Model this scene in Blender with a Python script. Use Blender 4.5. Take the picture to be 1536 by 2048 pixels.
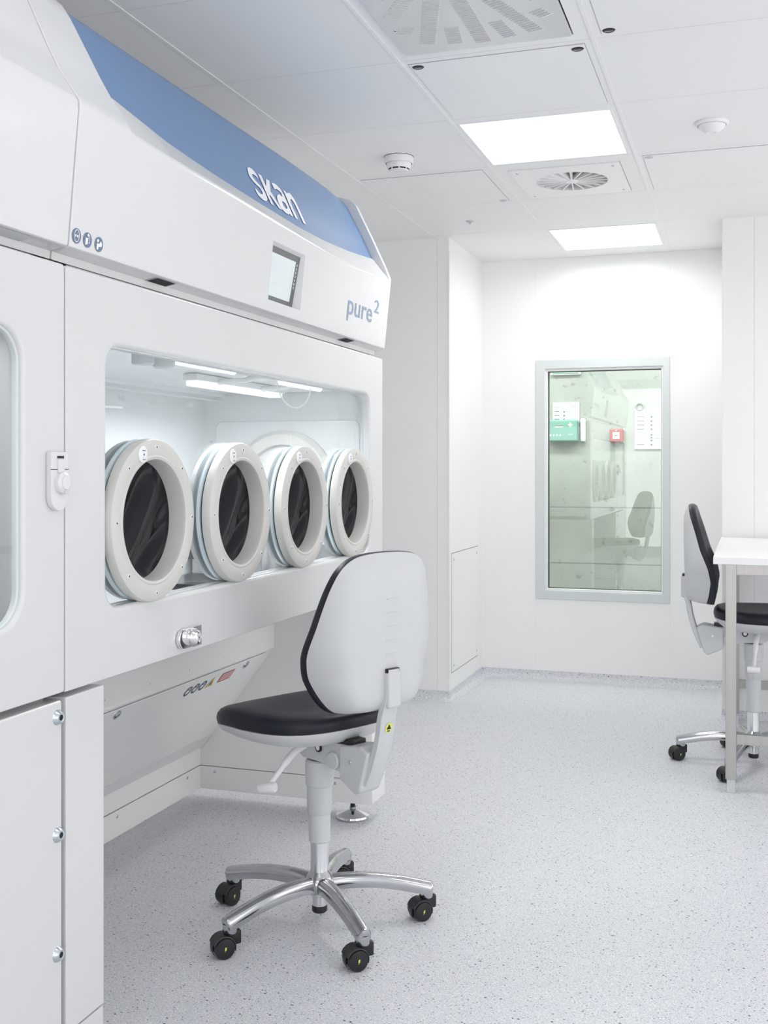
import bpy, bmesh, math, random
from mathutils import Vector, Matrix
from mathutils.geometry import tessellate_polygon
R = math.radians
for o in list(bpy.data.objects): bpy.data.objects.remove(o)
SC = bpy.context.scene
C = SC.collection

# ------------------------------------------------------------------ camera
YAW = 18.387
cam = bpy.data.cameras.new('camera'); cam.sensor_fit = 'HORIZONTAL'; cam.sensor_width = 36
cam.lens = 2203.0 / 1536 * 36
cam.shift_y = -(1024 - 935) / 1536
camo = bpy.data.objects.new('camera', cam); C.objects.link(camo)
camo.location = (0, 0, 1.3); camo.rotation_euler = (R(90), 0, R(YAW))
SC.camera = camo

# ------------------------------------------------------------------ world, exposure
SC.view_settings.view_transform = 'Standard'
SC.view_settings.look = 'None'
SC.view_settings.gamma = 1.0
SC.view_settings.use_curve_mapping = False
SC.view_settings.exposure = 0.10
SC.cycles.max_bounces = 16; SC.cycles.diffuse_bounces = 12; SC.cycles.transparent_max_bounces = 12
w = bpy.data.worlds.new('world'); SC.world = w; w.use_nodes = True
w.node_tree.nodes['Background'].inputs[0].default_value = (.9, .95, 1, 1)
w.node_tree.nodes['Background'].inputs[1].default_value = 0.3

ZC = 2.58
def area(name, x0, x1, y0, y1, z, watt, col=(1, .99, .97), spread=170):
    l = bpy.data.lights.new(name, 'AREA'); l.shape = 'RECTANGLE'; l.size = x1 - x0; l.size_y = y1 - y0
    l.energy = watt; l.color = col; l.spread = R(spread)
    o = bpy.data.objects.new(name, l); C.objects.link(o); o.location = ((x0+x1)/2, (y0+y1)/2, z)
    return o
LW = 19.0                                     # watts of one ceiling panel
LIGHTS = [(-1.03, -.475, 3.985, 4.56), (-1.03, -.475, 5.917, 6.49),
          (-1.03, -.475, 1.50, 2.06), (.78, 1.34, 3.985, 4.56), (.78, 1.34, 1.50, 2.06),
          (-1.03, -.475, -.95, -.40), (.78, 1.34, -.95, -.40)]
LP = [.50, .33, .03, .06, .05, .38, .12]
for q, (a, b, c, d) in zip(LP, LIGHTS):
    area('ceiling_lamp', a+.02, b-.02, c+.02, d-.02, ZC-.012, LW*q)
area('corridor_lamp', -2.8, 1.0, 6.95, 7.15, 2.55, 62.0, (1, 1, .97))
# added soft fill lamps at the unseen walls behind the camera and on the right
def side_fill(name, loc, rot, sx, sy, watt, col=(1, .995, .985)):
    l = bpy.data.lights.new(name, 'AREA'); l.shape = 'RECTANGLE'; l.size = sx; l.size_y = sy; l.energy = watt; l.color = col
    o = bpy.data.objects.new(name, l); C.objects.link(o); o.location = loc; o.rotation_euler = rot
side_fill('front_fill', (-.2, -2.93, 1.30), (R(90), 0, 0), 5.4, 2.3, 32)
side_fill('right_fill', (2.55, .8, 1.30), (R(90), 0, R(90)), 3.0, 2.2, 19)
side_fill('right_far_fill', (2.55, 4.2, 1.30), (R(90), 0, R(90)), 2.9, 2.2, 19)
area('cabinet_fill', -1.75, -1.45, 1.3, 1.7, 1.585, 1.9, (1, 1, 1))  # added fill to brighten the steel lining, not a fitted lamp
area('chamber_lamp', -1.62, -1.58, 2.99, 3.59, 1.532, 6.0, (.97, .99, 1))
area('chamber_lamp', -1.435, -1.405, 2.54, 2.90, 1.562, 4.2, (.97, .99, 1))

# ------------------------------------------------------------------ materials
def mat(name, col, rough=.4, metal=0.0, spec=.5, coat=0.0, emit=None, es=0.0):
    m = bpy.data.materials.new(name); m.use_nodes = True
    b = m.node_tree.nodes['Principled BSDF']
    b.inputs['Base Color'].default_value = (*col, 1); b.inputs['Roughness'].default_value = rough
    b.inputs['Metallic'].default_value = metal; b.inputs['Specular IOR Level'].default_value = spec
    b.inputs['Coat Weight'].default_value = coat; b.inputs['Coat Roughness'].default_value = .08
    if emit: b.inputs['Emission Color'].default_value = (*emit, 1); b.inputs['Emission Strength'].default_value = es
    return m
def nodes(m): return m.node_tree.nodes, m.node_tree.links, m.node_tree.nodes['Principled BSDF']
def add_noise(m, scale, amt, bump=0.0, stretch=None, rough_amt=0):
    """slight procedural variation of tone, roughness and relief"""
    n, l, b = nodes(m)
    tc = n.new('ShaderNodeTexCoord'); mp = n.new('ShaderNodeMapping'); t = n.new('ShaderNodeTexNoise')
    if stretch: mp.inputs['Scale'].default_value = stretch
    t.inputs['Scale'].default_value = scale; t.inputs['Detail'].default_value = 3
    l.new(tc.outputs['Object'], mp.inputs[0]); l.new(mp.outputs[0], t.inputs['Vector'])
    c = b.inputs['Base Color'].default_value[:3]
    r = n.new('ShaderNodeValToRGB')
    r.color_ramp.elements[0].color = (*[v*(1-amt) for v in c], 1); r.color_ramp.elements[1].color = (*[min(1, v*(1+amt)) for v in c], 1)
    r.color_ramp.elements[0].position = .3; r.color_ramp.elements[1].position = .7
    l.new(t.outputs['Fac'], r.inputs[0]); l.new(r.outputs[0], b.inputs['Base Color'])
    if rough_amt:
        mr = n.new('ShaderNodeMapRange'); r0 = b.inputs['Roughness'].default_value
        mr.inputs['To Min'].default_value = r0-rough_amt; mr.inputs['To Max'].default_value = r0+rough_amt
        l.new(t.outputs['Fac'], mr.inputs['Value']); l.new(mr.outputs[0], b.inputs['Roughness'])
    if bump:
        bp = n.new('ShaderNodeBump'); bp.inputs['Strength'].default_value = bump; bp.inputs['Distance'].default_value = .002
        l.new(t.outputs['Fac'], bp.inputs['Height']); l.new(bp.outputs[0], b.inputs['Normal'])
    return m
M = {}
M['wall'] = add_noise(mat('wall_white', (.88, .88, .875), .42, spec=.35), 1.5, .01)
M['ceil'] = add_noise(mat('ceiling_white', (.87, .87, .868), .5, spec=.3), 1.2, .01)
M['ceilbar'] = mat('ceiling_bar_white', (.86, .86, .86), .4)
M['gap'] = mat('joint_grey', (.33, .34, .35), .7)
M['powder'] = add_noise(mat('powder_coat_white', (.66, .665, .668), .22, coat=.35), 1.8, .008)
M['powderw'] = add_noise(mat('powder_coat_bright', (.70, .705, .708), .25, coat=.3), 2.0, .006)
M['warm'] = add_noise(mat('warm_grey_enamel', (.80, .80, .785), .25, coat=.3), 2.0, .01)
M['beige'] = add_noise(mat('port_ring_beige', (.60, .595, .565), .38), 5, .012)
M['chamber'] = add_noise(mat('chamber_lining', (.74, .76, .77), .25, coat=.2), 3, .02)
M['chrome'] = mat('chrome', (.80, .81, .82), .09, 1.0)
M['alu'] = add_noise(mat('polished_aluminium', (.53, .54, .555), .12, 1.0), 14, .05, 0, (1, 1, 1), .03)
M['steel'] = add_noise(mat('brushed_steel', (.47, .46, .445), .36, 1.0), 60, .05, .05, (1, 1, .02), .05)
M['liner'] = add_noise(mat('steel_lining', (.60, .60, .61), .30, 1.0), 30, .05, .03, (1, 1, .05), .05)
M['satin'] = add_noise(mat('satin_steel_lining', (.60, .60, .605), .33, .6), 12, .05, .02, (1, 1, .06), .06)
M['black'] = mat('black_plastic', (.012, .012, .014), .38)
M['blackgl'] = mat('black_gloss', (.015, .016, .02), .15)
M['pu'] = add_noise(mat('black_soft_vinyl', (.014, .017, .025), .42, spec=.30), 90, .08, .04)
M['rubber'] = add_noise(mat('black_rubber_glove', (.006, .007, .010), .24, spec=.30), 20, .1, 0)
M['plas'] = add_noise(mat('light_grey_plastic', (.58, .59, .60), .42), 6, .008)
M['plasg'] = add_noise(mat('grey_plastic', (.58, .60, .615), .42), 6, .01)
M['white'] = mat('white_plastic', (.84, .84, .84), .4)
M['ink'] = mat('slate_ink', (.14, .19, .29), .5)
M['inkl'] = mat('soft_slate_ink', (.30, .36, .48), .5)
M['inkw'] = mat('white_ink', (.86, .87, .90), .45)
M['yellow'] = mat('yellow_print', (.72, .74, .16), .5)
M['orange'] = mat('warning_yellow', (.62, .48, .18), .5)
M['redp'] = mat('red_print', (.52, .16, .13), .5)
M['navy'] = mat('navy_print', (.08, .10, .17), .5)
M['green'] = mat('first_aid_green', (.25, .46, .39), .45)
M['red'] = mat('alarm_red', (.45, .10, .10), .4)
M['paper'] = mat('paper_white', (.74, .76, .78), .7)
M['bench'] = mat('bench_white_laminate', (.84, .85, .85), .35)
M['frame'] = add_noise(mat('window_frame_grey', (.66, .70, .70), .35), 4, .01)
M['tube'] = mat('lamp_glow', (.9, .95, 1), .4, emit=(.86, .95, 1), es=1.5)
M['lite'] = mat('light_diffuser', (.9, .9, .9), .6, emit=(1, 1, 1), es=1.6)
M['zinc'] = mat('zinc_bolt', (.62, .68, .72), .25, 1.0)
M['hole'] = mat('dark_void', (.03, .03, .032), .8)
M['louv'] = mat('louvre_shade', (.62, .63, .645), .6)
M['duct'] = mat('duct_grey', (.30, .31, .31), .6)
M['acrylic'] = mat('cast_acrylic_edge', (.62, .72, .76), .15, coat=.5)

def blue():
    m = mat('blue_lacquer', (.135, .245, .45), .34, coat=.25); n, l, b = nodes(m)
    # fine orange-peel relief of the lacquer
    t = n.new('ShaderNodeTexNoise'); t.inputs['Scale'].default_value = 110; t.inputs['Detail'].default_value = 2
    tc = n.new('ShaderNodeTexCoord'); l.new(tc.outputs['Object'], t.inputs['Vector'])
    bp = n.new('ShaderNodeBump'); bp.inputs['Strength'].default_value = .25; bp.inputs['Distance'].default_value = .001
    l.new(t.outputs['Fac'], bp.inputs['Height']); l.new(bp.outputs[0], b.inputs['Normal'])
    return m
M['blue'] = blue()

def terrazzo(name='speckled_vinyl', k=1.06):
    m = mat(name, (.6, .6, .62), .42, spec=.35); n, l, b = nodes(m)
    tc = n.new('ShaderNodeTexCoord')
    base = n.new('ShaderNodeTexNoise'); base.inputs['Scale'].default_value = 260; base.inputs['Detail'].default_value = 4
    l.new(tc.outputs['Object'], base.inputs['Vector'])
    cr = n.new('ShaderNodeValToRGB')
    cr.color_ramp.elements[0].position = .36; cr.color_ramp.elements[0].color = (.50*k, .52*k, .565*k, 1)
    cr.color_ramp.elements[1].position = .60; cr.color_ramp.elements[1].color = (.705*k, .71*k, .735*k, 1)
    l.new(base.outputs['Fac'], cr.inputs[0])
    cur = cr.outputs[0]
    def specks(scale, thr, rad, col, prev, warp):
        mp = n.new('ShaderNodeMapping'); mp.inputs['Rotation'].default_value = (0, 0, warp); mp.inputs['Scale'].default_value = (1, 1.5, 1)
        l.new(tc.outputs['Object'], mp.inputs[0])
        v = n.new('ShaderNodeTexVoronoi'); v.inputs['Scale'].default_value = scale; l.new(mp.outputs[0], v.inputs['Vector'])
        sep = n.new('ShaderNodeSeparateColor'); l.new(v.outputs['Color'], sep.inputs[0])
        a = n.new('ShaderNodeMath'); a.operation = 'GREATER_THAN'; a.inputs[1].default_value = thr; l.new(sep.outputs[0], a.inputs[0])
        # speck radius varies per cell
        rr = n.new('ShaderNodeMath'); rr.operation = 'MULTIPLY'; rr.inputs[1].default_value = rad; l.new(sep.outputs[1], rr.inputs[0])
        c = n.new('ShaderNodeMath'); c.operation = 'LESS_THAN'; l.new(v.outputs['Distance'], c.inputs[0]); l.new(rr.outputs[0], c.inputs[1])
        mu = n.new('ShaderNodeMath'); mu.operation = 'MULTIPLY'; l.new(a.outputs[0], mu.inputs[0]); l.new(c.outputs[0], mu.inputs[1])
        mx = n.new('ShaderNodeMix'); mx.data_type = 'RGBA'
        l.new(mu.outputs[0], mx.inputs[0]); l.new(prev, mx.inputs[6]); mx.inputs[7].default_value = (*col, 1)
        return mx.outputs[2]
    cur = specks(210, .35, .55, (.79*k, .80*k, .82*k), cur, .3)
    cur = specks(190, .55, .42, (.38*k, .40*k, .45*k), cur, .9)
    cur = specks(125, .62, .34, (.13, .145, .185), cur, 1.7)
    cur = specks(80, .84, .30, (.025, .03, .045), cur, 2.6)
    l.new(cur, b.inputs['Base Color'])
    return m
M['floor'] = terrazzo()

def concrete():
    m = mat('bare_concrete', (.4, .41, .38), .8, spec=.2); n, l, b = nodes(m)
    tc = n.new('ShaderNodeTexCoord')
    t = n.new('ShaderNodeTexNoise'); t.inputs['Scale'].default_value = 1.6; t.inputs['Detail'].default_value = 8; t.inputs['Roughness'].default_value = .65
    l.new(tc.outputs['Object'], t.inputs['Vector'])
    r = n.new('ShaderNodeValToRGB'); r.color_ramp.elements[0].position = .3; r.color_ramp.elements[1].position = .72
    r.color_ramp.elements[0].color = (.33, .345, .32, 1); r.color_ramp.elements[1].color = (.47, .485, .46, 1)
    l.new(t.outputs['Fac'], r.inputs[0])
    # fine pits
    v = n.new('ShaderNodeTexNoise'); v.inputs['Scale'].default_value = 22; v.inputs['Detail'].default_value = 6
    l.new(tc.outputs['Object'], v.inputs['Vector'])
    p = n.new('ShaderNodeValToRGB'); p.color_ramp.elements[0].position = .30; p.color_ramp.elements[1].position = .36
    p.color_ramp.elements[0].color = (.7, .7, .7, 1); p.color_ramp.elements[1].color = (1, 1, 1, 1)
    l.new(v.outputs['Fac'], p.inputs[0])
    mx = n.new('ShaderNodeMix'); mx.data_type = 'RGBA'; mx.blend_type = 'MULTIPLY'; mx.inputs[0].default_value = 1
    l.new(r.outputs[0], mx.inputs[6]); l.new(p.outputs[0], mx.inputs[7]); l.new(mx.outputs[2], b.inputs['Base Color'])
    return m
M['concrete'] = concrete()

def glass(name, tint, refl=1.0, base=0.0):
    m = bpy.data.materials.new(name); m.use_nodes = True; n = m.node_tree.nodes; l = m.node_tree.links; n.clear()
    out = n.new('ShaderNodeOutputMaterial'); mx = n.new('ShaderNodeMixShader'); tr = n.new('ShaderNodeBsdfTransparent')
    gl = n.new('ShaderNodeBsdfGlossy'); gl.inputs['Roughness'].default_value = 0.0; gl.inputs['Color'].default_value = (1, 1, 1, 1)
    tr.inputs[0].default_value = (*tint, 1)
    lw = n.new('ShaderNodeLayerWeight'); lw.inputs[0].default_value = .5      # Facing = 1 - |cos|, the same from both sides
    pw = n.new('ShaderNodeMath'); pw.operation = 'POWER'; pw.inputs[1].default_value = 4.2; l.new(lw.outputs['Facing'], pw.inputs[0])
    mu = n.new('ShaderNodeMath'); mu.operation = 'MULTIPLY_ADD'; mu.inputs[1].default_value = refl; mu.inputs[2].default_value = base; mu.use_clamp = True
    l.new(pw.outputs[0], mu.inputs[0]); l.new(mu.outputs[0], mx.inputs[0]); l.new(tr.outputs[0], mx.inputs[1]); l.new(gl.outputs[0], mx.inputs[2])
    l.new(mx.outputs[0], out.inputs[0])
    return m
M['glass'] = glass('clear_glass', (.96, .975, .98), .8, .045)
M['wglass'] = glass('window_glass', (.90, .945, .925), .8, .10)

# ------------------------------------------------------------------ builders
ORI = {}
def origin(p):
    while p is not None:
        if p.name in ORI: return ORI[p.name]
        p = p.parent
    return Vector((0, 0, 0))
def finish(bm, name, m, parent=None, sharp=35, world=True, recalc=True, wn=False):
    if recalc: bmesh.ops.recalc_face_normals(bm, faces=bm.faces)
    if parent is not None and world:
        off = origin(parent)
        if off.length: bmesh.ops.translate(bm, verts=bm.verts, vec=-off)
    for f in bm.faces: f.smooth = True
    for e in bm.edges:
        if len(e.link_faces) == 2:
            if e.calc_face_angle(0) > R(sharp): e.smooth = False
    me = bpy.data.meshes.new(name); bm.to_mesh(me); bm.free()
    for q in (m if isinstance(m, (list, tuple)) else [m]): me.materials.append(M[q] if isinstance(q, str) else q)
    o = bpy.data.objects.new(name, me); C.objects.link(o)
    if parent is not None: o.parent = parent
    if wn:
        md = o.modifiers.new('even_normals', 'WEIGHTED_NORMAL'); md.keep_sharp = True; md.weight = 90
    return o
def empty(name, label, cat, loc, rz=0, group=None):
    o = bpy.data.objects.new(name, None); C.objects.link(o); o.location = loc; o.rotation_euler = (0, 0, rz)
    o.empty_display_size = .05
    o['label'] = label; o['category'] = cat
    if group: o['group'] = group
    ORI[o.name] = Vector(loc)
    return o
def lab(o, label, cat=None, group=None):
    o['label'] = label
    if cat: o['category'] = cat
    if group: o['group'] = group
    return o
def struct(o, label=None):
    o['kind'] = 'structure'
    if label: o['label'] = label
    return o
def add_box(bm, x0, x1, y0, y1, z0, z1, bev=0, seg=2, mi=0):
    r = bmesh.ops.create_cube(bm, size=1); vs = r['verts']
    for v in vs: v.co = Vector(((x0+x1)/2 + v.co.x*(x1-x0), (y0+y1)/2 + v.co.y*(y1-y0), (z0+z1)/2 + v.co.z*(z1-z0)))
    fs = set(f for v in vs for f in v.link_faces)
    for f in fs: f.material_index = mi
    if bev:
        es = list(set(e for v in vs for e in v.link_edges))
        r = bmesh.ops.bevel(bm, geom=es, offset=bev, segments=seg, affect='EDGES', profile=.5)
        for f in r['faces']: f.material_index = mi
def box(name, b, m, parent=None, bev=0, seg=2):
    bm = bmesh.new(); add_box(bm, *b, bev=bev, seg=seg); return finish(bm, name, m, parent, wn=bev > 0)
def basis(ax):
    ax = Vector(ax).normalized(); u = ax.orthogonal().normalized(); return ax, u, ax.cross(u)
def add_lathe(bm, prof, c=(0, 0, 0), ax=(0, 0, 1), n=32, mi=None, caps=True, u0=None, arc=None):
    """prof: (radius, along); optional material index per span"""
    c = Vector(c); ax, u, v = basis(ax)
    if u0 is not None: u = Vector(u0).normalized(); v = ax.cross(u)
    rings = []
    full = arc is None; a0, a1 = arc if arc else (0, 2*math.pi)
    cnt = n if full else n+1
    for r, h in prof:
        if r < 1e-6: rings.append([bm.verts.new(c + ax*h)])
        else: rings.append([bm.verts.new(c + ax*h + (u*math.cos(a0+(a1-a0)*k/n) + v*math.sin(a0+(a1-a0)*k/n))*r) for k in range(cnt)])
    for i in range(len(rings)-1):
        A, B = rings[i], rings[i+1]
        for k in range(n):
            k2 = (k+1) % cnt if full else k+1
            if len(A) == 1 and len(B) == 1: continue
            if len(A) == 1: f = bm.faces.new((A[0], B[k], B[k2]))
            elif len(B) == 1: f = bm.faces.new((A[k], A[k2], B[0]))
            else: f = bm.faces.new((A[k], A[k2], B[k2], B[k]))
            if mi: f.material_index = mi[i]
def lathe(name, prof, c, m, parent=None, ax=(0, 0, 1), n=32, mi=None, sharp=35):
    bm = bmesh.new(); add_lathe(bm, prof, c, ax, n, mi); return finish(bm, name, m, parent, sharp)
def smooth_path(pts, n=6):
    P = [Vector(p) for p in pts]; out = []
    for i in range(len(P)-1):
        a = P[max(i-1, 0)]; b = P[i]; c = P[i+1]; d = P[min(i+2, len(P)-1)]
        for k in range(n):
            t = k/n; out.append(.5*((2*b)+(c-a)*t+(2*a-5*b+4*c-d)*t*t+(3*b-a-3*c+d)*t**3))
    out.append(P[-1]); return out
def add_tube(bm, pts, r, n=12, caps=True, section=None, up=(0, 0, 1)):
    """sweep of a circle (or a section of (side, up) points, scalable per point) along pts"""
    P = [Vector(p) for p in pts]; rings = []
    for i, p in enumerate(P):
        t = (P[min(i+1, len(P)-1)] - P[max(i-1, 0)]).normalized()
        side = t.cross(Vector(up))
        if side.length < 1e-4: side = t.orthogonal()
        side.normalize(); upv = side.cross(t)
        ri = r[i] if isinstance(r, (list, tuple)) else r
        if section is None: ring = [bm.verts.new(p + side*math.cos(2*math.pi*k/n)*ri + upv*math.sin(2*math.pi*k/n)*ri) for k in range(n)]
        else:
            s = section(i/(len(P)-1)); ring = [bm.verts.new(p + side*a + upv*b) for a, b in s]
        rings.append(ring)
    m = len(rings[0])
    for A, B in zip(rings, rings[1:]):
        for k in range(m): bm.faces.new((A[k], A[(k+1) % m], B[(k+1) % m], B[k]))
    if caps: bm.faces.new(rings[0][::-1]); bm.faces.new(rings[-1])
def tube(name, pts, r, m, parent=None, n=12, section=None, sharp=35, up=(0, 0, 1)):
    bm = bmesh.new(); add_tube(bm, pts, r, n, True, section, up); return finish(bm, name, m, parent, sharp)
def add_prism(bm, poly, a0, a1, axis='y', mi=0):
    """extrude a polygon: axis y -> poly (x,z); axis x -> (y,z); axis z -> (x,y)"""
    def P(p, a): return {'y': (p[0], a, p[1]), 'x': (a, p[0], p[1]), 'z': (p[0], p[1], a)}[axis]
    A = [bm.verts.new(P(p, a0)) for p in poly]; B = [bm.verts.new(P(p, a1)) for p in poly]; n = len(poly)
    fs = [bm.faces.new(A), bm.faces.new(B[::-1])]
    for k in range(n): fs.append(bm.faces.new((A[k], B[k], B[(k+1) % n], A[(k+1) % n])))
    for f in fs: f.material_index = mi
def prism(name, poly, a0, a1, m, parent=None, axis='y', bev=0, seg=2, sharp=35):
    bm = bmesh.new(); add_prism(bm, poly, a0, a1, axis)
    if bev:
        bmesh.ops.recalc_face_normals(bm, faces=bm.faces)
        es = [e for e in bm.edges if e.calc_face_angle(0) > R(25)]
        bmesh.ops.bevel(bm, geom=es, offset=bev, segments=seg, affect='EDGES', profile=.5)
    return finish(bm, name, m, parent, sharp, wn=bev > 0)
def rrect(u0, u1, v0, v1, r, n=8):
    out = []
    for cx, cy, a in ((u1-r, v1-r, 0), (u0+r, v1-r, 90), (u0+r, v0+r, 180), (u1-r, v0+r, 270)):
        for k in range(n+1):
            t = R(a + 90*k/n); out.append((cx+r*math.cos(t), cy+r*math.sin(t)))
    return out
def outer_match(u0, u1, v0, v1, n=8):
    """points of a plain rectangle paired with rrect's points"""
    out = []
    for cu, cv, e0, e1 in ((u1, v1, (u1, None), (None, v1)), (u0, v1, (None, v1), (u0, None)), (u0, v0, (u0, None), (None, v0)), (u1, v0, (None, v0), (u1, None))):
        for k in range(n+1): out.append((cu, cv))
    return out
def plate_hole(name, outer, inner, r, x0, x1, m, parent, rim=.012, orad=.006, n=8, plane='x'):
    """a plate standing in the plane x=const (front x1) with a rounded opening; rim = rounded lip"""
    bm = bmesh.new(); s = 1 if x1 > x0 else -1
    def V(p, x): return bm.verts.new((x, p[0], p[1]) if plane == 'x' else (p[0], x, p[1]))
    u0, u1, v0, v1 = outer; a0, a1, b0, b1 = inner
    loops = []
    def outl(ins, x): return [V(p, x) for p in rrect(u0+ins, u1-ins, v0+ins, v1-ins, max(orad-ins*.3, .002), n)]
    def inl(ins, x): return [V(p, x) for p in rrect(a0+ins, a1-ins, b0+ins, b1-ins, r-ins, n)]
    loops.append(outl(0, x0)); loops.append(outl(0, x1-s*.004)); loops.append(outl(.0015, x1-s*.001)); loops.append(outl(.004, x1))
    loops.append(inl(-.002, x1))
    for k in range(5):
        t = k/4*math.pi/2; loops.append(inl(rim*math.sin(t), x1-s*rim*(1-math.cos(t))))
    loops.append(inl(rim, x0))
    L = len(loops[0])
    for A, B in zip(loops, loops[1:]+loops[:1]):
        for k in range(L): bm.faces.new((A[k], A[(k+1) % L], B[(k+1) % L], B[k]))
    bmesh.ops.remove_doubles(bm, verts=bm.verts, dist=1e-5)
    return finish(bm, name, m, parent, 30, wn=True)
def decal(name, polys, place, m, parent, mi=None):
    """flat print: list of (outer[,holes]) mapped by place(u,v)"""
    bm = bmesh.new()
    for q, poly in enumerate(polys):
        loops = poly if isinstance(poly[0][0], (list, tuple)) else [poly]
        flat = [p for lp in loops for p in lp]
        vs = [bm.verts.new(place(*p)) for p in flat]
        for t in tessellate_polygon([[Vector((p[0], p[1], 0)) for p in lp] for lp in loops]):
            try:
                f = bm.faces.new([vs[i] for i in t])
                if mi: f.material_index = mi[q]
            except ValueError: pass
    return finish(bm, name, m, parent, recalc=False)
def text_polys(body, size, bold=0.0):
    cu = bpy.data.curves.new('t', 'FONT'); cu.body = body; cu.size = size; cu.offset = bold; cu.resolution_u = 4
    o = bpy.data.objects.new('t', cu); C.objects.link(o); bpy.context.view_layer.update()
    me = bpy.data.meshes.new_from_object(o.evaluated_get(bpy.context.evaluated_depsgraph_get()))
    ps = [[(me.vertices[i].co.x, me.vertices[i].co.y) for i in p.vertices] for p in me.polygons]
    bpy.data.objects.remove(o); bpy.data.curves.remove(cu); bpy.data.meshes.remove(me)
    return ps
def circle(cx, cy, r, n=24, ry=None): return [(cx+r*math.cos(2*math.pi*k/n), cy+(ry or r)*math.sin(2*math.pi*k/n)) for k in range(n)]
def rect(a, b, c, d): return [(a, c), (b, c), (b, d), (a, d)]
def chaikin(p, it=2):
    for _ in range(it):
        q = []
        for i in range(len(p)):
            a, b = p[i], p[(i+1) % len(p)]
            q += [(a[0]*.75+b[0]*.25, a[1]*.75+b[1]*.25), (a[0]*.25+b[0]*.75, a[1]*.25+b[1]*.75)]
        p = q
    return p
def xface(x, off=.0008): return lambda u, v: (x+off, u, v)

# ================================================================== THE ROOM
XL, XR, YF = -3.2, 2.6, -3.0
YB, YN = 5.93, 6.72                      # front of the piers, back of the alcove
AL, AR = -1.59, -.135                    # alcove sides
struct(box('floor', (XL-.1, XR+.1, YF-.1, YN+.1, -.1, 0), 'floor'))

GX = [-3.2, -2.28, -1.668, -1.053, -.445, .165, .775, 1.385, 1.995, 2.6]
GY = [-3.0, -2.24, -1.61, -.98, -.35, .25, .87, 1.47, 2.08, 2.70, 3.315, 3.93, 4.59, 5.215, 5.865, 6.72]
used = set()
def cell(x, y):
    i = max(k for k in range(len(GX)-1) if GX[k] <= x); j = max(k for k in range(len(GY)-1) if GY[k] <= y); return i, j
for a, b, c, d in LIGHTS: used.add(cell((a+b)/2, (c+d)/2))
used.add(cell(-.75, 3.0)); used.add(cell(-.75, 2.4)); used.add(cell(-.75, 4.9))
bm = bmesh.new()
for i in range(len(GX)-1):
    for j in range(len(GY)-1):
        if (i, j) in used: continue
        add_box(bm, GX[i]+.0012, GX[i+1]-.0012, GY[j]+.0012, GY[j+1]-.0012, ZC, ZC+.02)
for x in GX[1:-1]: add_box(bm, x-.006, x+.006, YF, YN, ZC-.0025, ZC-.0002, mi=2)
add_box(bm, XL-.1, XR+.1, YF-.1, YN+.1, ZC+.15, ZC+.17, mi=1)
for i in range(len(GX)-1):
    for j in range(len(GY)-1):
        if (i, j) in used: continue
        add_box(bm, GX[i], GX[i+1], GY[j], GY[j+1], ZC+.021, ZC+.024, mi=1)
struct(finish(bm, 'ceiling', ['ceil', 'gap', 'ceilbar']))

def wallbox(name, b): return struct(box(name, b, 'wall'))
wallbox('wall_left', (XL-.1, XL, YF, YB, 0, ZC+.1))
wallbox('wall_right', (XR, XR+.1, YF, YB, 0, ZC+.1))
wallbox('wall_front', (XL-.1, XR+.1, YF-.1, YF, 0, ZC+.1))
# pier left of the alcove, with panel joints
bm = bmesh.new()
add_box(bm, XL-.1, -1.658, YB, YN+.1, 0, ZC+.1); add_box(bm, -1.6572, AL, YB, YN+.1, 0, ZC+.1)
add_box(bm, -1.67, -1.65, YB+.004, YB+.02, 0, ZC, mi=1)
struct(finish(bm, 'wall_back_left', ['wall', 'gap']))
bm = bmesh.new()
for a, b in ((AR, .02), (.0206, 1.2), (1.2006, XR+.1)): add_box(bm, a, b, YB, YN+.1, 0, ZC+.1)
struct(finish(bm, 'wall_back_right', ['wall']))
WX0, WX1, WZ0, WZ1 = -1.252, -.45, .494, 1.958
bm = bmesh.new()
for b in ((AL-.05, WX0-.0003, 0, ZC+.1), (WX1+.0003, AR+.05, 0, ZC+.1), (WX0, WX1, 0, WZ0), (WX0, WX1, WZ1, ZC+.1)):
    add_box(bm, b[0], b[1], YN, YN+.1, b[2], b[3])
struct(finish(bm, 'wall_back', ['wall']))

def cove(name, pts):
    """speckled vinyl turned up the wall with a hollow foot; pts run with the room on the left"""
    r = .042; hgt = .056
    prof = [(r*(1-math.sin(t)), r*(1-math.cos(t))) for t in [math.pi/2*k/6 for k in range(7)]]
    prof = [(0.003+a, b) for a, b in prof] + [(.003, hgt), (0, hgt)]
    prof = [(r+.003, .0006)] + prof
    bm = bmesh.new(); rows = []
    P = [Vector((*p, 0)) for p in pts]
    for i, p in enumerate(P):
        d0 = (P[i]-P[i-1]).normalized() if i else (P[1]-P[0]).normalized()
        d1 = (P[i+1]-P[i]).normalized() if i < len(P)-1 else d0
        n0 = Vector((-d0.y, d0.x, 0)); n1 = Vector((-d1.y, d1.x, 0)); n = (n0+n1); n = n/(n.dot(n0)) if n.length > .1 else n0
        rows.append([bm.verts.new(p + n*a + Vector((0, 0, b))) for a, b in prof])
    for A, B in zip(rows, rows[1:]):
        for k in range(len(prof)-1): bm.faces.new((A[k], B[k], B[k+1], A[k+1]))
    return struct(finish(bm, name, 'floor', sharp=60))
cove('baseboard_back', [(XR, YB), (AR, YB), (AR, YN), (AL, YN), (AL, YB), (XL, YB)])
cove('baseboard_left', [(XL, YB), (XL, YF)])
cove('baseboard_right', [(XR, YF), (XR, YB)])
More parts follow.
